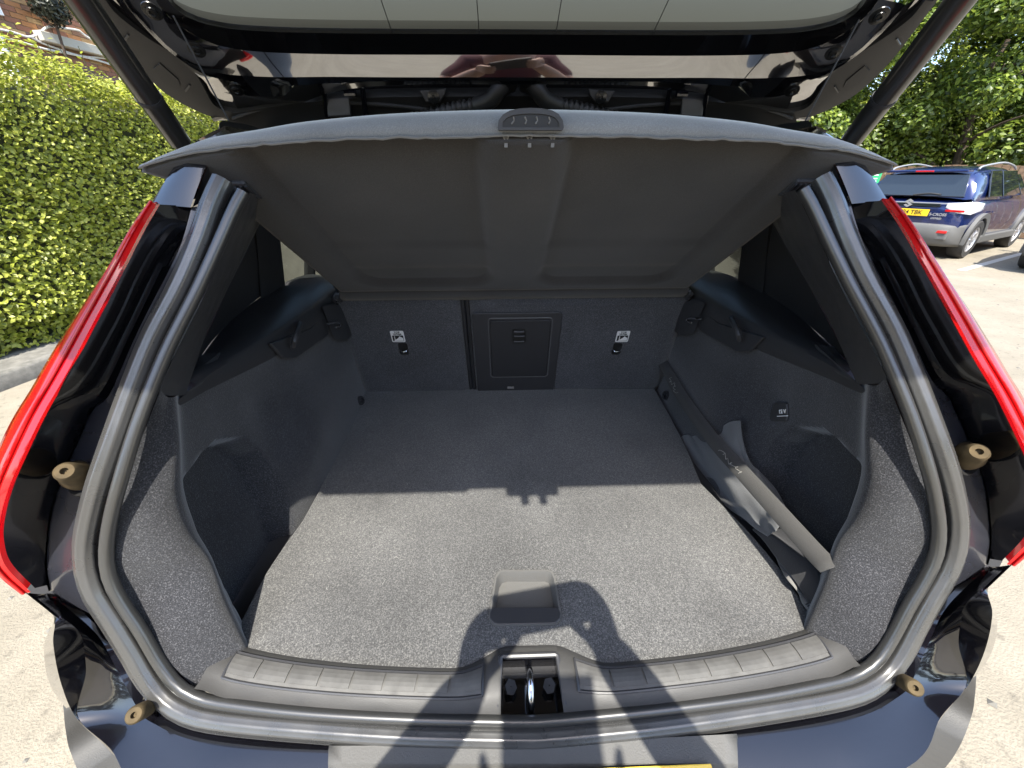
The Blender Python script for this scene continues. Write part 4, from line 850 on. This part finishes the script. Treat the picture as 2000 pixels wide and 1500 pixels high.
board = MB().grid(rows).build('board', SHELFM, shelf, solid=.010, off=-1)
# front fold that hangs by the seat
fr = []
for k, (s, h) in enumerate(((SLn-.088, .001), (SLn-.082, .006), (SLn-.05, .010), (SLn-.0, .004), (SLn+.008, -.004))): fr.append(np.array([sh3(x, s, h) for x in np.linspace(-.482, .482, 40)]+[sh3(.482, s, h)])*1.0)
for k in range(5):
    wdk = (.480, .484, .495, .512, .514)[k]; fr[k][:, 0] = np.linspace(-wdk, wdk, 41)
MB().grid(fr).build('front_fold', SHELFM, shelf, solid=.006)
# padded rear lip
Llow = np.array([sh3(x, s, .004) for x, s in a0]); 
Lup = []
for p, q in zip(lipU, Llow):
    P = on(p[0], p[1], y=q[1]+.018); P[0] = q[0]; Lup.append(P)
Lup = np.array(Lup); LL, LU = full(cr(Llow, 50)), full(cr(Lup, 50)); LM = (LL+LU)/2+np.array([0, -.012, 0]); LB = LU+np.array([0, .03, -.006]); LT = LU*.75+LL*.25+np.array([0, -.011, 0]); LBo = LL*.75+LU*.25+np.array([0, -.009, 0])
LBk = LL+np.array([0, .035, -.015]); LFar = LU.copy(); LFar[:, 1] += .20; LFar[:, 2] -= .11
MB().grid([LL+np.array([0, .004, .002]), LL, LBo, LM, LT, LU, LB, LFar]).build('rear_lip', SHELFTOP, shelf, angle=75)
# fuzzy pale edge thread along the fold
MB().tube(LL+np.array([0, -.004, 0])+rng.normal(0, .0006, LL.shape), .0016, 5).build('edge_piping', WEB, shelf)
# finger pull in the middle of the lip
hy = float(LM[len(LM)//2][1])-.004
def hy_(px, py, d=0.0): return on(px, py, y=hy-d)
ho = np.array([hy_(*p) for p in [(972, 250), (974, 236), (982, 225), (996, 217), (1015, 213), (1036, 212), (1058, 213), (1078, 217), (1090, 224), (1098, 236), (1100, 250), (1098, 255), (974, 255)]])
hi_ = ho.mean(0)+(ho-ho.mean(0))*np.array([.86, 1, .62])+np.array([0, 0, -.002])
hi2 = hi_+np.array([0, .022, 0]); ho2 = ho+np.array([0, .02, 0]); of = ho+np.array([0, -.006, 0]); inf = hi_+np.array([0, -.006, 0])
hm = MB().grid([ho2, of, inf, hi2], closed=True); ph = hm.build('finger_pull', GRAIN, shelf, angle=35)
MB().add(hi_+np.array([0, -.0042, 0]), [tuple(range(len(hi2)))]).build('pull_opening_shade', BLACKP, ph, smooth=False)  # flat black sheet painting in the shade of the pull opening
for px in (1003, 1025, 1048, 1072):
    A = hy_(px, 228, .0055); Bq = hy_(px+random.uniform(-6, 6), 242, .0055); MB().tube(np.array([A, (A+Bq)/2+np.array([.002, .002, 0]), Bq]), .0011, 5).build('pull_rib', WEB, ph)
for px in (988, 1034, 1079):
    A = sh3(*shp(px, 258), .006); m_ = MB()
    Bq = sh3(*shp(px, 276), .010); m_.box((A+Bq)/2, (.0045, .004, .012), None); m_.tube([A+np.array([-.005, 0, .003]), (A+Bq)/2], .0012, 5); m_.tube([A+np.array([.005, 0, .003]), (A+Bq)/2], .0012, 5); m_.build('clip_prong', WEB, ph, smooth=False)
for s_ in (-1, 1):
    x, s = shp(474, 357); x = s_*abs(x)
    cb = MB().box(sh3(x, s, .008), (.034, .040, .016), np.stack([[1, 0, 0], SD, SNu], 1)).build('clip_bracket', GRAIN, shelf, smooth=False, bevel=.004)
    for k in range(5): MB().tube(np.array([sh3(x-.016+k*.008, s-.016, .017), sh3(x-.016+k*.008, s+.006, .019), sh3(x-.016+k*.008, s+.02, .012)]), .0022, 6).build('clip_rib', SATIN, cb)
    MB().box(sh3(s_*.478, .045, .004), (.03, .07, .018), np.stack([[1, 0, 0], SD, SNu], 1)).build('side_stiffener', MATTE, shelf, smooth=False, bevel=.004)
    pv = MB().box(sh3(s_*.507, SLn-.03, .010), (.012, .03, .014), np.stack([[1, 0, 0], SD, SNu], 1)).build('pivot_pin', GRAIN, shelf, smooth=False, bevel=.003)
    MB().tube(np.array([sh3(s_*.510, SLn-.035, .018), sh3(s_*.514, SLn-.005, .016)]), .0035, 8).build('pin_cap', CHROME, pv)

# ------------------------------------------------------------------ raised tailgate
GP = np.array([0, .95, 1.56]); GT = np.array([0, -.91, .415]); GT /= np.linalg.norm(GT); GNv = np.array([0, -GT[2], GT[1]])   # GNv: out of the inner face, down and rearwards
gate_root = MB()
def gpt(px, py, h=0.0): return pln(px, py, GP+GNv*h, GNv)
def g3(x, s, h=0.0): return GP+np.array([x, 0, 0])+GT*s+GNv*h
def gs(P): return float((P-GP)@GT)
# outer skin
def gw(s): return float(np.interp(s, [-.08, .0, .1, .3, .6, .9, 1.08, 1.13], [.60, .655, .66, .645, .64, .625, .60, .55]))
ss = np.linspace(-.08, 1.115, 30)
skin = MB().grid([np.array([g3(x*gw(s), s, -.06+.035*abs(x)**4+.02*max(0, (s-1.02)/.1)) for x in np.linspace(-1, 1, 25)]) for s in ss if s < .09 or s > .52])
tg = MB().grid([np.array([g3(x*gw(s), s, -.055+.03*abs(x)**4) for x in np.linspace(-1, 1, 25)]) for s in np.linspace(.50, 1.115, 16)]).build('tailgate', PAINT, car, solid=.004)
TG = tg
MB().grid([np.array([g3(x*.66, s, h-.012*abs(x)**3) for x in np.linspace(-1, 1, 25)]) for s, h in ((-.085, -.060), (-.06, -.078), (.05, -.082), (.15, -.078), (.17, -.066))]).build('spoiler', PAINT, TG, solid=.012)
# glass with black border
gl = np.array([gpt(*p) for p in [(318, -12), (332, 10), (350, 29), (380, 45), (420, 56), (480, 64), (600, 69), (780, 71), (1010, 72)]]); glc = full(cr(gl, 40))
top_s = .50
glt = np.array([g3(P[0]*.98, top_s, -.03) for P in glc])
glm = [glc+GNv*-.012]+[glc*(1-t)+glt*t+GNv*(-.012-.01*math.sin(t*3.14)) for t in (.035, .09, .2, .35, .5, .7, .85, 1.0)]
rwin = MB().grid(glm[1:]).build('rear_window', GLASS, TG); MB().grid([glm[0], glm[0]*.6+glm[1]*.4+GNv*-.0006, glm[1]]).build('darker_edge', GLASSEDGE, rwin)  # edge strip of the pane, darker than the rest
for px in (766, 936, 1086, 1276):
    A = gpt(px, 64, -.010); Bq = A+GT*.35; MB().tube(np.array([A, Bq]), .0007, 5).build('glass_line', BLACKP, TG)  # thin dark lines running up the pane
fri = glc*1.0; fro = full(cr(np.array([gpt(*p) for p in [(296, -14), (312, 12), (338, 40), (385, 72), (440, 92), (520, 102), (650, 105), (800, 106), (1010, 106)]]), 40))
MB().grid([fri+GNv*-.014, fri+GNv*-.004, fro+GNv*.0]).build('window_border', GLOSS, TG, angle=60)
# shaped steel frame below the glass: a facet that faces back towards the car park, then the hinge edge
fa = [(296, -14), (312, 12), (338, 40), (385, 72), (440, 92), (520, 102), (650, 106), (800, 107), (1010, 107)]
fcp = full(cr(np.array([gpt(*p) for p in fa]), 48))
fb = [(250, -5, .010), (268, 22, .012), (300, 62, .016), (345, 104, .02), (415, 140, .018), (520, 150, .0215), (650, 150, .0240), (800, 151, .0252), (1010, 151, .0252)]
fbc = full(cr(np.array([gpt(p[0], p[1], p[2]) for p in fb]), 48))
fm1 = fcp*.66+fbc*.34+GNv*.0004; fm2 = fcp*.3+fbc*.7+GNv*.0004
fcl = [(196, -12, .0), (225, 28, -.004), (285, 75, -.004), (340, 122, -.002), (408, 205, -.004), (520, 224, -.004), (650, 180, .002), (800, 165, .006), (1010, 165, .006)]
fcc = full(cr(np.array([gpt(p[0], p[1], p[2]) for p in fcl]), 48))
MB().grid([fcp, fm1, fm2, fbc, fbc*.85+fcc*.15+GNv*.004, fbc*.4+fcc*.6-GNv*.004, fcc]).build('steel_frame', GATEP, TG, angle=18)
# side trim strips
for s_ in (1, -1):
    f = (lambda P: P) if s_ == 1 else mir
    o1 = f(cr(np.array([gpt(*p, .004) for p in [(170, -14), (189, 15), (220, 62), (252, 108), (290, 152), (330, 187), (389, 219), (430, 231), (500, 238)]]), 36))
    i1 = f(cr(np.array([gpt(*p, .006) for p in [(198, -12), (228, 28), (285, 72), (330, 100), (370, 128), (395, 165), (418, 205), (450, 218), (510, 222)]]), 36))
    e1 = o1+GNv*-.03
    st_ = MB().grid([e1, o1, o1*.5+i1*.5+GNv*.002, i1, i1-GNv*.012]).build('side_trim', MATTE, TG, angle=40)
    for px, py in ((242, 80), (362, 178)):
        A = gpt(px, py, .008); Bq = gpt(px+9, py-12, .008); MB().tube(f(np.array([A, Bq])), .0016, 5).build('trim_notch', SATIN, st_)
    pk = f(np.array([gpt(*p, .0085) for p in [(300, 135), (312, 124), (348, 156), (352, 168), (345, 176), (318, 160)]])); MB().prism(pk, GNv*-.002).build('trim_patch', MATTE, st_, smooth=False)
    for px, py in ((297, 21), (384, 97), (461, 175)):
        A = f(gpt(px, py, .022)); MB().lathe([(.0125, .0), (.0122, .0015), (.0075, .002), (.007, .0045), (.004, .005), (.003, .003), (.0005, .003)], A, GNv+np.array([s_*.2, -.3, 0]), 16).build('screw', GUN, TG, angle=30)
    # trim of the lower gate, out of the frame but seen in reflections
    # lift strut
    A = np.array([-.585, .765, 1.455]); Bq = on(108, -70, y=.60)
    A = on(350, 275, y=.77); 
    ax = (Bq-A); L = np.linalg.norm(ax); P = A+np.linspace(0, 1.5, 30)[:, None]*ax
    stt = MB().tube(f(P), .0165, 18).build('lift_strut', STRUT, car)
    k1 = A+ax*.33; MB().tube(f(np.array([k1-ax*.012, k1+ax*.012])), .0176, 18).build('strut_collar', MATTE, stt)
    MB().tube(f(np.array([A-ax*.12, A])), .012, 10).build('strut_end', MATTE, stt)
    cord = [gpt(338, 30, .02), on(447, 236, y=.78)]; cq = f(lin(np.array(cord), 12)); MB().tube(cq, .0013, 5).build('lift_cord', MATTE, shelf)
# lower gate inner trim and the latch that shows in the shadow on the floor
lo_rows = []
for s, h in ((.50, -.02), (.53, .0), (.75, .02), (.95, .025), (1.06, .015), (1.115, -.01), (1.13, -.04)):
    lo_rows.append(np.array([g3(x*(gw(s)-.02), s, h) for x in np.linspace(-1, 1, 21)]))
MB().grid(lo_rows).build('gate_trim', SATIN, TG)
for x in (-.022, .022): MB().box(g3(x+.012, 1.142, .0), (.02, .05, .03), np.stack([[1, 0, 0], GT, GNv], 1)).build('gate_latch', SATIN, TG, smooth=False, bevel=.005)
MB().box(g3(.01, 1.125, -.01), (.13, .03, .03), np.stack([[1, 0, 0], GT, GNv], 1)).build('latch_housing', SATIN, TG, smooth=False, bevel=.008)
MB().box(g3(-.33, 1.122, -.02), (.36, .022, .02), np.stack([[1, 0, 0], GT, GNv], 1)).build('gate_edge_trim', SATIN, TG, smooth=False, bevel=.006)
# ------------------------------------------------------------------ roof frame, hinges, wiring grommets
def yv(px, py, y=1.0): return on(px, py, y=y)
rf = []
for pts, y in (([(455, 216), (600, 190), (750, 178), (1010, 176)], .99), ([(450, 222), (600, 200), (750, 190), (1010, 188)], .985), ([(445, 232), (600, 216), (750, 210), (1010, 208)], 1.0), ([(440, 256), (600, 248), (750, 245), (1010, 245)], 1.02)):
    rf.append(full(cr(np.array([yv(*p, y=y) for p in pts]), 30)))
up_ = rf[0].copy(); up_[:, 1] += .10; up_[:, 2] += .03; up2 = up_.copy(); up2[:, 2] += .03; up2[:, 1] += .02
roofr = MB().grid([up2, up_]+rf).build('roof_frame', RUBDARK, car, angle=50)
# roof gutter seal
MB().tube(full(cr(np.array([yv(*p, y=.992) for p in [(455, 232), (500, 216), (560, 205), (640, 200), (760, 206), (860, 216), (1010, 221)]]), 40)), .004, 8).build('roof_seal', RUBDARK, roofr)
for s_ in (1, -1):
    f = (lambda P: P) if s_ == 1 else mir
    for dx in (0, 76):
        m_ = MB(); m_.tube(f(lin(np.array([yv(598+dx, 165, .965), yv(622+dx, 164, .965), yv(632+dx, 172, .97), yv(635+dx, 200, .985), yv(640+dx, 228, 1.0)]), 16)), .0055, 8)
        m_.box(f(yv(607+dx, 176, .97)), (.022, .012, .020)); m_.build('hinge', PAINT, roofr, angle=60, bevel=.0)
    hq = f(np.array([yv(637, 192, .985), yv(682, 190, .985), yv(684, 226, .985), yv(640, 228, .985)])); MB().prism(hq, (0, .01, 0)).build('hinge_plate', SATIN, roofr, smooth=False, bevel=.002)
    # bracket with bolt
    bq = f(np.array([yv(818, 176, .975), yv(872, 172, .975), yv(868, 186, .975), yv(858, 200, .975), yv(832, 200, .975)])); br_ = MB().prism(bq, (0, .008, 0)).build('bracket', TUBEM, roofr, smooth=False, bevel=.002)
    MB().lathe([(.012, 0), (.012, .003), (.008, .004), (.008, .008), (.003, .009), (.002, .005), (.0005, .005)], f(yv(847, 189, .973)), (0, -1, -.2), 14).build('bolt', GUN, br_, angle=30)
    # corrugated wiring tube and its grommet
    P = cr(np.array([yv(984, 164, .955), yv(972, 178, .955), (yv(958, 195, .96)), yv(930, 206, .97), yv(895, 212, .98), yv(850, 222, .99), yv(800, 236, 1.0)]), 90)
    n_ = len(P); rad = np.where(np.arange(n_) < 30, .0165-.00005*np.arange(n_), .0125+.0018*np.sign(np.sin(np.arange(n_)*1.35)))
    gr = MB().tube(f(P), rad, 14).build('wiring_tube', TUBEM, roofr, angle=60)
    MB().lathe([(.030, -.004), (.031, .002), (.024, .006), (.018, .008)], f(yv(980, 162, .955)), (s_*-.25, -.25, -.9), 18).build('grommet', TUBEM, gr, angle=50)

# ------------------------------------------------------------------ right side: power socket, strap, bag
sx = .602
pk = on(1528, 804, x=.578)
so_ = MB().prism(np.array([on(p[0], p[1], x=.575) for p in [(1518, 790), (1522, 786), (1540, 785), (1545, 788), (1546, 818), (1543, 823), (1514, 822), (1510, 817)]]), (-.010, 0, 0)).build('power_socket', SATIN, car, smooth=False, bevel=.0025)
MB().prism(np.array([on(p[0], p[1], x=.577) for p in [(1511, 788), (1518, 782), (1545, 781), (1550, 786), (1551, 821), (1546, 827), (1510, 827), (1505, 820)]]), (-.002, 0, 0)).build('socket_surround', BLACKP, car, smooth=False, bevel=.001)
A = on(1516, 805, x=.5645); Bq = on(1540, 803, x=.5645); ex = (Bq-A); c0 = (A+Bq)/2
up_v = on(1527, 790, x=.5645)-on(1527, 815, x=.5645)
text('socket_text', '12 V', .0115, WHITE, so_, frame(c0, ex, up_v), bold=.0003)
A = on(1518, 813, x=.5642); Bq = on(1539, 812, x=.5642); MB().tube(np.array([A, Bq]), .0009, 5).build('socket_text_line', WHITE, so_)
# elastic retaining strap
SP = np.array([on(1290, 700, x=.522), on(1330, 772, x=.499), on(1392, 858, x=.484), on(1452, 925, x=.484), on(1520, 1000, x=.490), on(1590, 1078, x=.497), on(1622, 1110, x=.4985)])
SC_ = cr(SP, 50); T = np.gradient(SC_, axis=0); T /= np.linalg.norm(T, axis=1)[:, None]; V = SC_-CAM; V /= np.linalg.norm(V, axis=1)[:, None]
Wv = np.cross(T*.25+T.mean(0)*.75, np.array([.55, .35, -.75])); Wv /= np.linalg.norm(Wv, axis=1)[:, None]
hwid = .0165
sag = np.array([0, 0, 0])
strap = MB().grid([SC_-Wv*hwid, SC_, SC_+Wv*hwid]).build('retaining_strap', STRAPM, car, solid=.002)
for (t0, nn, d0) in ((8, 20, .4), (30, 22, .2)):
    Q = [SC_[t0+int(k*.28)]+Wv[0]*(.012*math.sin(k*.55+t0)*d0+.004*math.sin(k*2.1)-.004)+np.array([-.002, -.001, .0025]) for k in range(nn)]
    MB().tube(cr(np.array(Q), 60), .0006, 4).build('frayed_thread', FRAY, strap)
# cloth bag tucked behind the strap
bag = thing('cloth_bag', 'crumpled grey cloth bag tucked behind the strap on the right', 'bag', (.55, .7, .72))
cols = [[(1328, 862, .512), (1345, 895, .508), (1372, 938, .505), (1400, 972, .502), (1432, 1002, .500), (1462, 1022, .498), (1500, 1050, .497)],
        [(1345, 852, .522), (1368, 885, .512), (1398, 928, .507), (1430, 958, .505), (1462, 985, .503), (1490, 1012, .502), (1512, 1040, .501)],
        [(1362, 848, .535), (1395, 880, .525), (1425, 915, .515), (1455, 940, .515), (1485, 965, .512), (1508, 998, .510), (1528, 1030, .508)],
        [(1400, 835, .555), (1428, 868, .545), (1448, 900, .535), (1470, 925, .53), (1495, 955, .53), (1520, 990, .525), (1545, 1028, .52)],
        [(1450, 822, .575), (1452, 862, .565), (1462, 895, .555), (1480, 918, .55), (1512, 950, .55), (1535, 990, .545), (1560, 1030, .54)]]
CC = np.array([[on(a, b, x=x-(.010+.0085*k)*max(0, 1-max(0, b-890)/70)+(.0, .004, .012, .016, .02)[k]*min(1, max(0, b-890)/70)) for a, b, x in c_] for k, c_ in enumerate(cols)]); BG = dens(CC, 34, 44)
ii, jj = np.meshgrid(np.arange(34), np.arange(44), indexing='ij')
fold = .0055*np.sin(jj*.27+ii*.24)+.0042*np.sin(ii*.42-jj*.15+1)+.002*np.sin(jj*.62+ii*.2)+.0015*np.sin(ii*.9+jj*.33); edge = np.clip(1-jj/9, 0, 1)
BG[..., 2] += fold+.006*edge*np.sin(ii*.33); BG[..., 0] -= fold*.5
MB().grid(list(BG)).build('bag_cloth', CLOTH, bag, solid=.003, sub=1)
dk = [[(1470, 1030, .50), (1500, 1062, .497), (1530, 1100, .495), (1560, 1140, .495), (1590, 1180, .50)], [(1495, 1020, .515), (1530, 1052, .51), (1562, 1090, .505), (1590, 1130, .505), (1608, 1165, .51)], [(1530, 1010, .54), (1565, 1045, .535), (1595, 1085, .53), (1615, 1120, .53), (1625, 1150, .535)]]
CC = np.array([[on(a, b, x=x) for a, b, x in c_] for c_ in dk]); DG = dens(CC, 18, 30); ii, jj = np.meshgrid(np.arange(18), np.arange(30), indexing='ij')
DG[..., 2] += .006*np.sin(ii*.4)*np.sin(jj*.22)+.002*np.sin(jj*.4-ii*.3)-.006
MB().grid(list(DG)).build('bag_lining', DARKCLOTH, bag, solid=.003, sub=1)
wb = [[(1512, 1078), (1520, 1100), (1535, 1128), (1552, 1148), (1560, 1160), (1566, 1178), (1584, 1200)], [(1540, 1086), (1558, 1096), (1575, 1112), (1572, 1130), (1566, 1150), (1580, 1172), (1599, 1190)]]
web = thing('webbing_strap', 'grey webbing strap end with stitched tip in the right floor gap', 'strap', (.52, .42, .72))
A_ = cr(np.array([on(a, b, z=.732+(.012 if i in (2, 3) else 0)) for i, (a, b) in enumerate(wb[0])]), 40); B_ = cr(np.array([on(a, b, z=.735-(.006 if i == 4 else 0)) for i, (a, b) in enumerate(wb[1])]), 40)
MB().grid([A_, (A_+B_)/2+np.array([0, 0, .002]), B_]).build('webbing', WEB, web, solid=.002)
for k in (35, 36, 37, 38): MB().tube(np.array([A_[k]*.85+B_[k]*.15, A_[k]*.15+B_[k]*.85])+np.array([0, 0, .003]), .0007, 4).build('stitching', BLACKP, web)

# ------------------------------------------------------------------ the photographer, whose shadow falls into the boot
SKIN = mat('skin', (.5, .3, .22), .5); TOP = mat('maroon_top', (.085, .014, .022), .85); TROU = mat('dark_trousers', (.03, .03, .04), .85); HAIR = mat('dark_hair', (.03, .02, .015), .6)
per = thing('person', 'person in a maroon top holding up a phone behind the open car', 'person', (.02, -.36, 0))
def skin_body(name, V, Ed, Rd, m, par, sub=2):
    me = bpy.data.meshes.new(name); me.from_pydata([tuple(v) for v in V], Ed, []); o = link(name, me, m, par)
    md = o.modifiers.new('skin', 'SKIN'); md.use_smooth_shade = True
    for i, r_ in enumerate(Rd):
        sv = me.skin_vertices[0].data[i]; sv.radius = (r_ if isinstance(r_, tuple) else (r_, r_)); sv.use_root = (i == 0)
    s_ = o.modifiers.new('sub', 'SUBSURF'); s_.levels = sub; s_.render_levels = sub; return o
PX, PY = .005, -.37
# hands meet the ends of the phone
PHR = RT*math.cos(R(11))+UP*math.sin(R(11)); PHU = -RT*math.sin(R(11))+UP*math.cos(R(11)); ph_c = CAM+PHR*.052+PHU*.004-FW*.010
hl = ph_c-PHR*.092-FW*.014-PHU*.022; hr = ph_c+PHR*.078-FW*.012-PHU*.004
V = [(PX, PY, .94), (PX, PY-.01, 1.12), (PX, PY, 1.30), (PX, PY+.005, 1.42), (PX, PY+.02, 1.50), (PX, PY+.045, 1.60), (PX, PY+.04, 1.68),
     (PX-.17, PY+.0, 1.40), (PX-.30, PY+.14, 1.20), (hl[0]-.018, hl[1]-.045, hl[2]-.018), (PX+.17, PY+.0, 1.40), (PX+.27, PY+.14, 1.20), (hr[0]+.018, hr[1]-.045, hr[2]-.018),
     (PX-.09, PY, .88), (PX-.10, PY+.02, .50), (PX-.10, PY-.02, .09), (PX-.11, PY+.13, .04), (PX+.09, PY, .88), (PX+.10, PY+.02, .50), (PX+.10, PY-.02, .09), (PX+.11, PY+.13, .04)]
Ed = [(0, 1), (1, 2), (2, 3), (3, 4), (4, 5), (5, 6), (3, 7), (7, 8), (8, 9), (3, 10), (10, 11), (11, 12), (0, 13), (13, 14), (14, 15), (15, 16), (0, 17), (17, 18), (18, 19), (19, 20)]
Rd = [(.15, .11), (.145, .10), (.16, .11), (.12, .09), .048, (.07, .092), (.058, .075), .060, .046, .036, .060, .046, .036, .09, .06, .04, .032, .09, .06, .04, .032]
body = skin_body('body', V, Ed, Rd, SKIN, per)
skin_body('top', V[:4]+[V[7], (np.array(V[7])*.25+np.array(V[8])*.75), V[10], (np.array(V[10])*.25+np.array(V[11])*.75)], [(0, 1), (1, 2), (2, 3), (3, 4), (4, 5), (3, 6), (6, 7)], [(.165, .125), (.16, .115), (.175, .125), (.11, .09), .075, .06, .075, .06], TOP, per)
skin_body('trousers', [V[0], V[13], V[14], V[15], V[17], V[18], V[19]], [(0, 1), (1, 2), (2, 3), (0, 4), (4, 5), (5, 6)], [(.165, .125), .105, .075, .058, .105, .075, .058], TROU, per)
hv = [(PX, PY+.02, 1.655), (PX, PY+.0, 1.69), (PX, PY-.03, 1.62), (PX, PY-.04, 1.54)]
skin_body('hair', hv, [(0, 1), (0, 2), (2, 3)], [(.07, .09), (.06, .075), (.07, .065), (.055, .045)], HAIR, per)
fc = MB(); fc.lathe([(.012, 0), (.016, .012), (.003, .026)], (PX, PY+.135, 1.595), (0, 1, -.3), 8)
fc.build('nose', SKIN, body)
for sx_ in (-1, 1):
    MB().lathe([(.012, -.006), (.011, .002), (.004, .006), (.0005, .006)], (PX+sx_*.032, PY+.128, 1.622), (0, 1, 0), 10).build('eye', WHITE, body)
    MB().lathe([(.022, 0), (.024, .006), (.012, .01), (.001, .008)], (PX+sx_*.086, PY+.035, 1.61), (sx_, -.3, 0), 10).build('ear', SKIN, body)
for (h, s_) in ((hl, -1), (hr, 1)):
    wr = h+np.array([s_*.035, -.085, -.035]); P0 = h+RT*s_*.022-FW*.03-UP*.012
    ch = [wr, P0]; e_ = [(0, 1)]; rr = [.026, .03]
    for k, (du, ln) in enumerate(((.026, .030), (.009, .034), (-.008, .032), (-.025, .026))):
        b0 = P0+UP*du+RT*s_*.014+FW*.012; b1 = h+UP*du+RT*s_*.012+FW*.020; b2 = h+UP*du-RT*s_*ln*.8+FW*.0245
        i0 = len(ch); ch += [b0, b1, b2]; e_ += [(1, i0), (i0, i0+1), (i0+1, i0+2)]; rr += [.0128, .0118, .0095]
    i0 = len(ch); ch += [P0-UP*.02-RT*s_*.02-FW*.006, h-UP*.004-RT*s_*.035-FW*.012, h+UP*.012-RT*s_*.05-FW*.006]; e_ += [(1, i0), (i0, i0+1), (i0+1, i0+2)]; rr += [.012, .010, .008]
    skin_body('hand', ch, e_, rr, SKIN, per, 1)
phone = MB().box(ph_c, (.165, .078, .009), np.stack([PHR, PHU, FW], 1)).build('phone', BLACKP, None, smooth=False, bevel=.003); tag(phone, 'black mobile phone held level in both hands behind the boot', 'phone')
for o in bpy.data.objects:
    if '_l' in o: del o['_l']
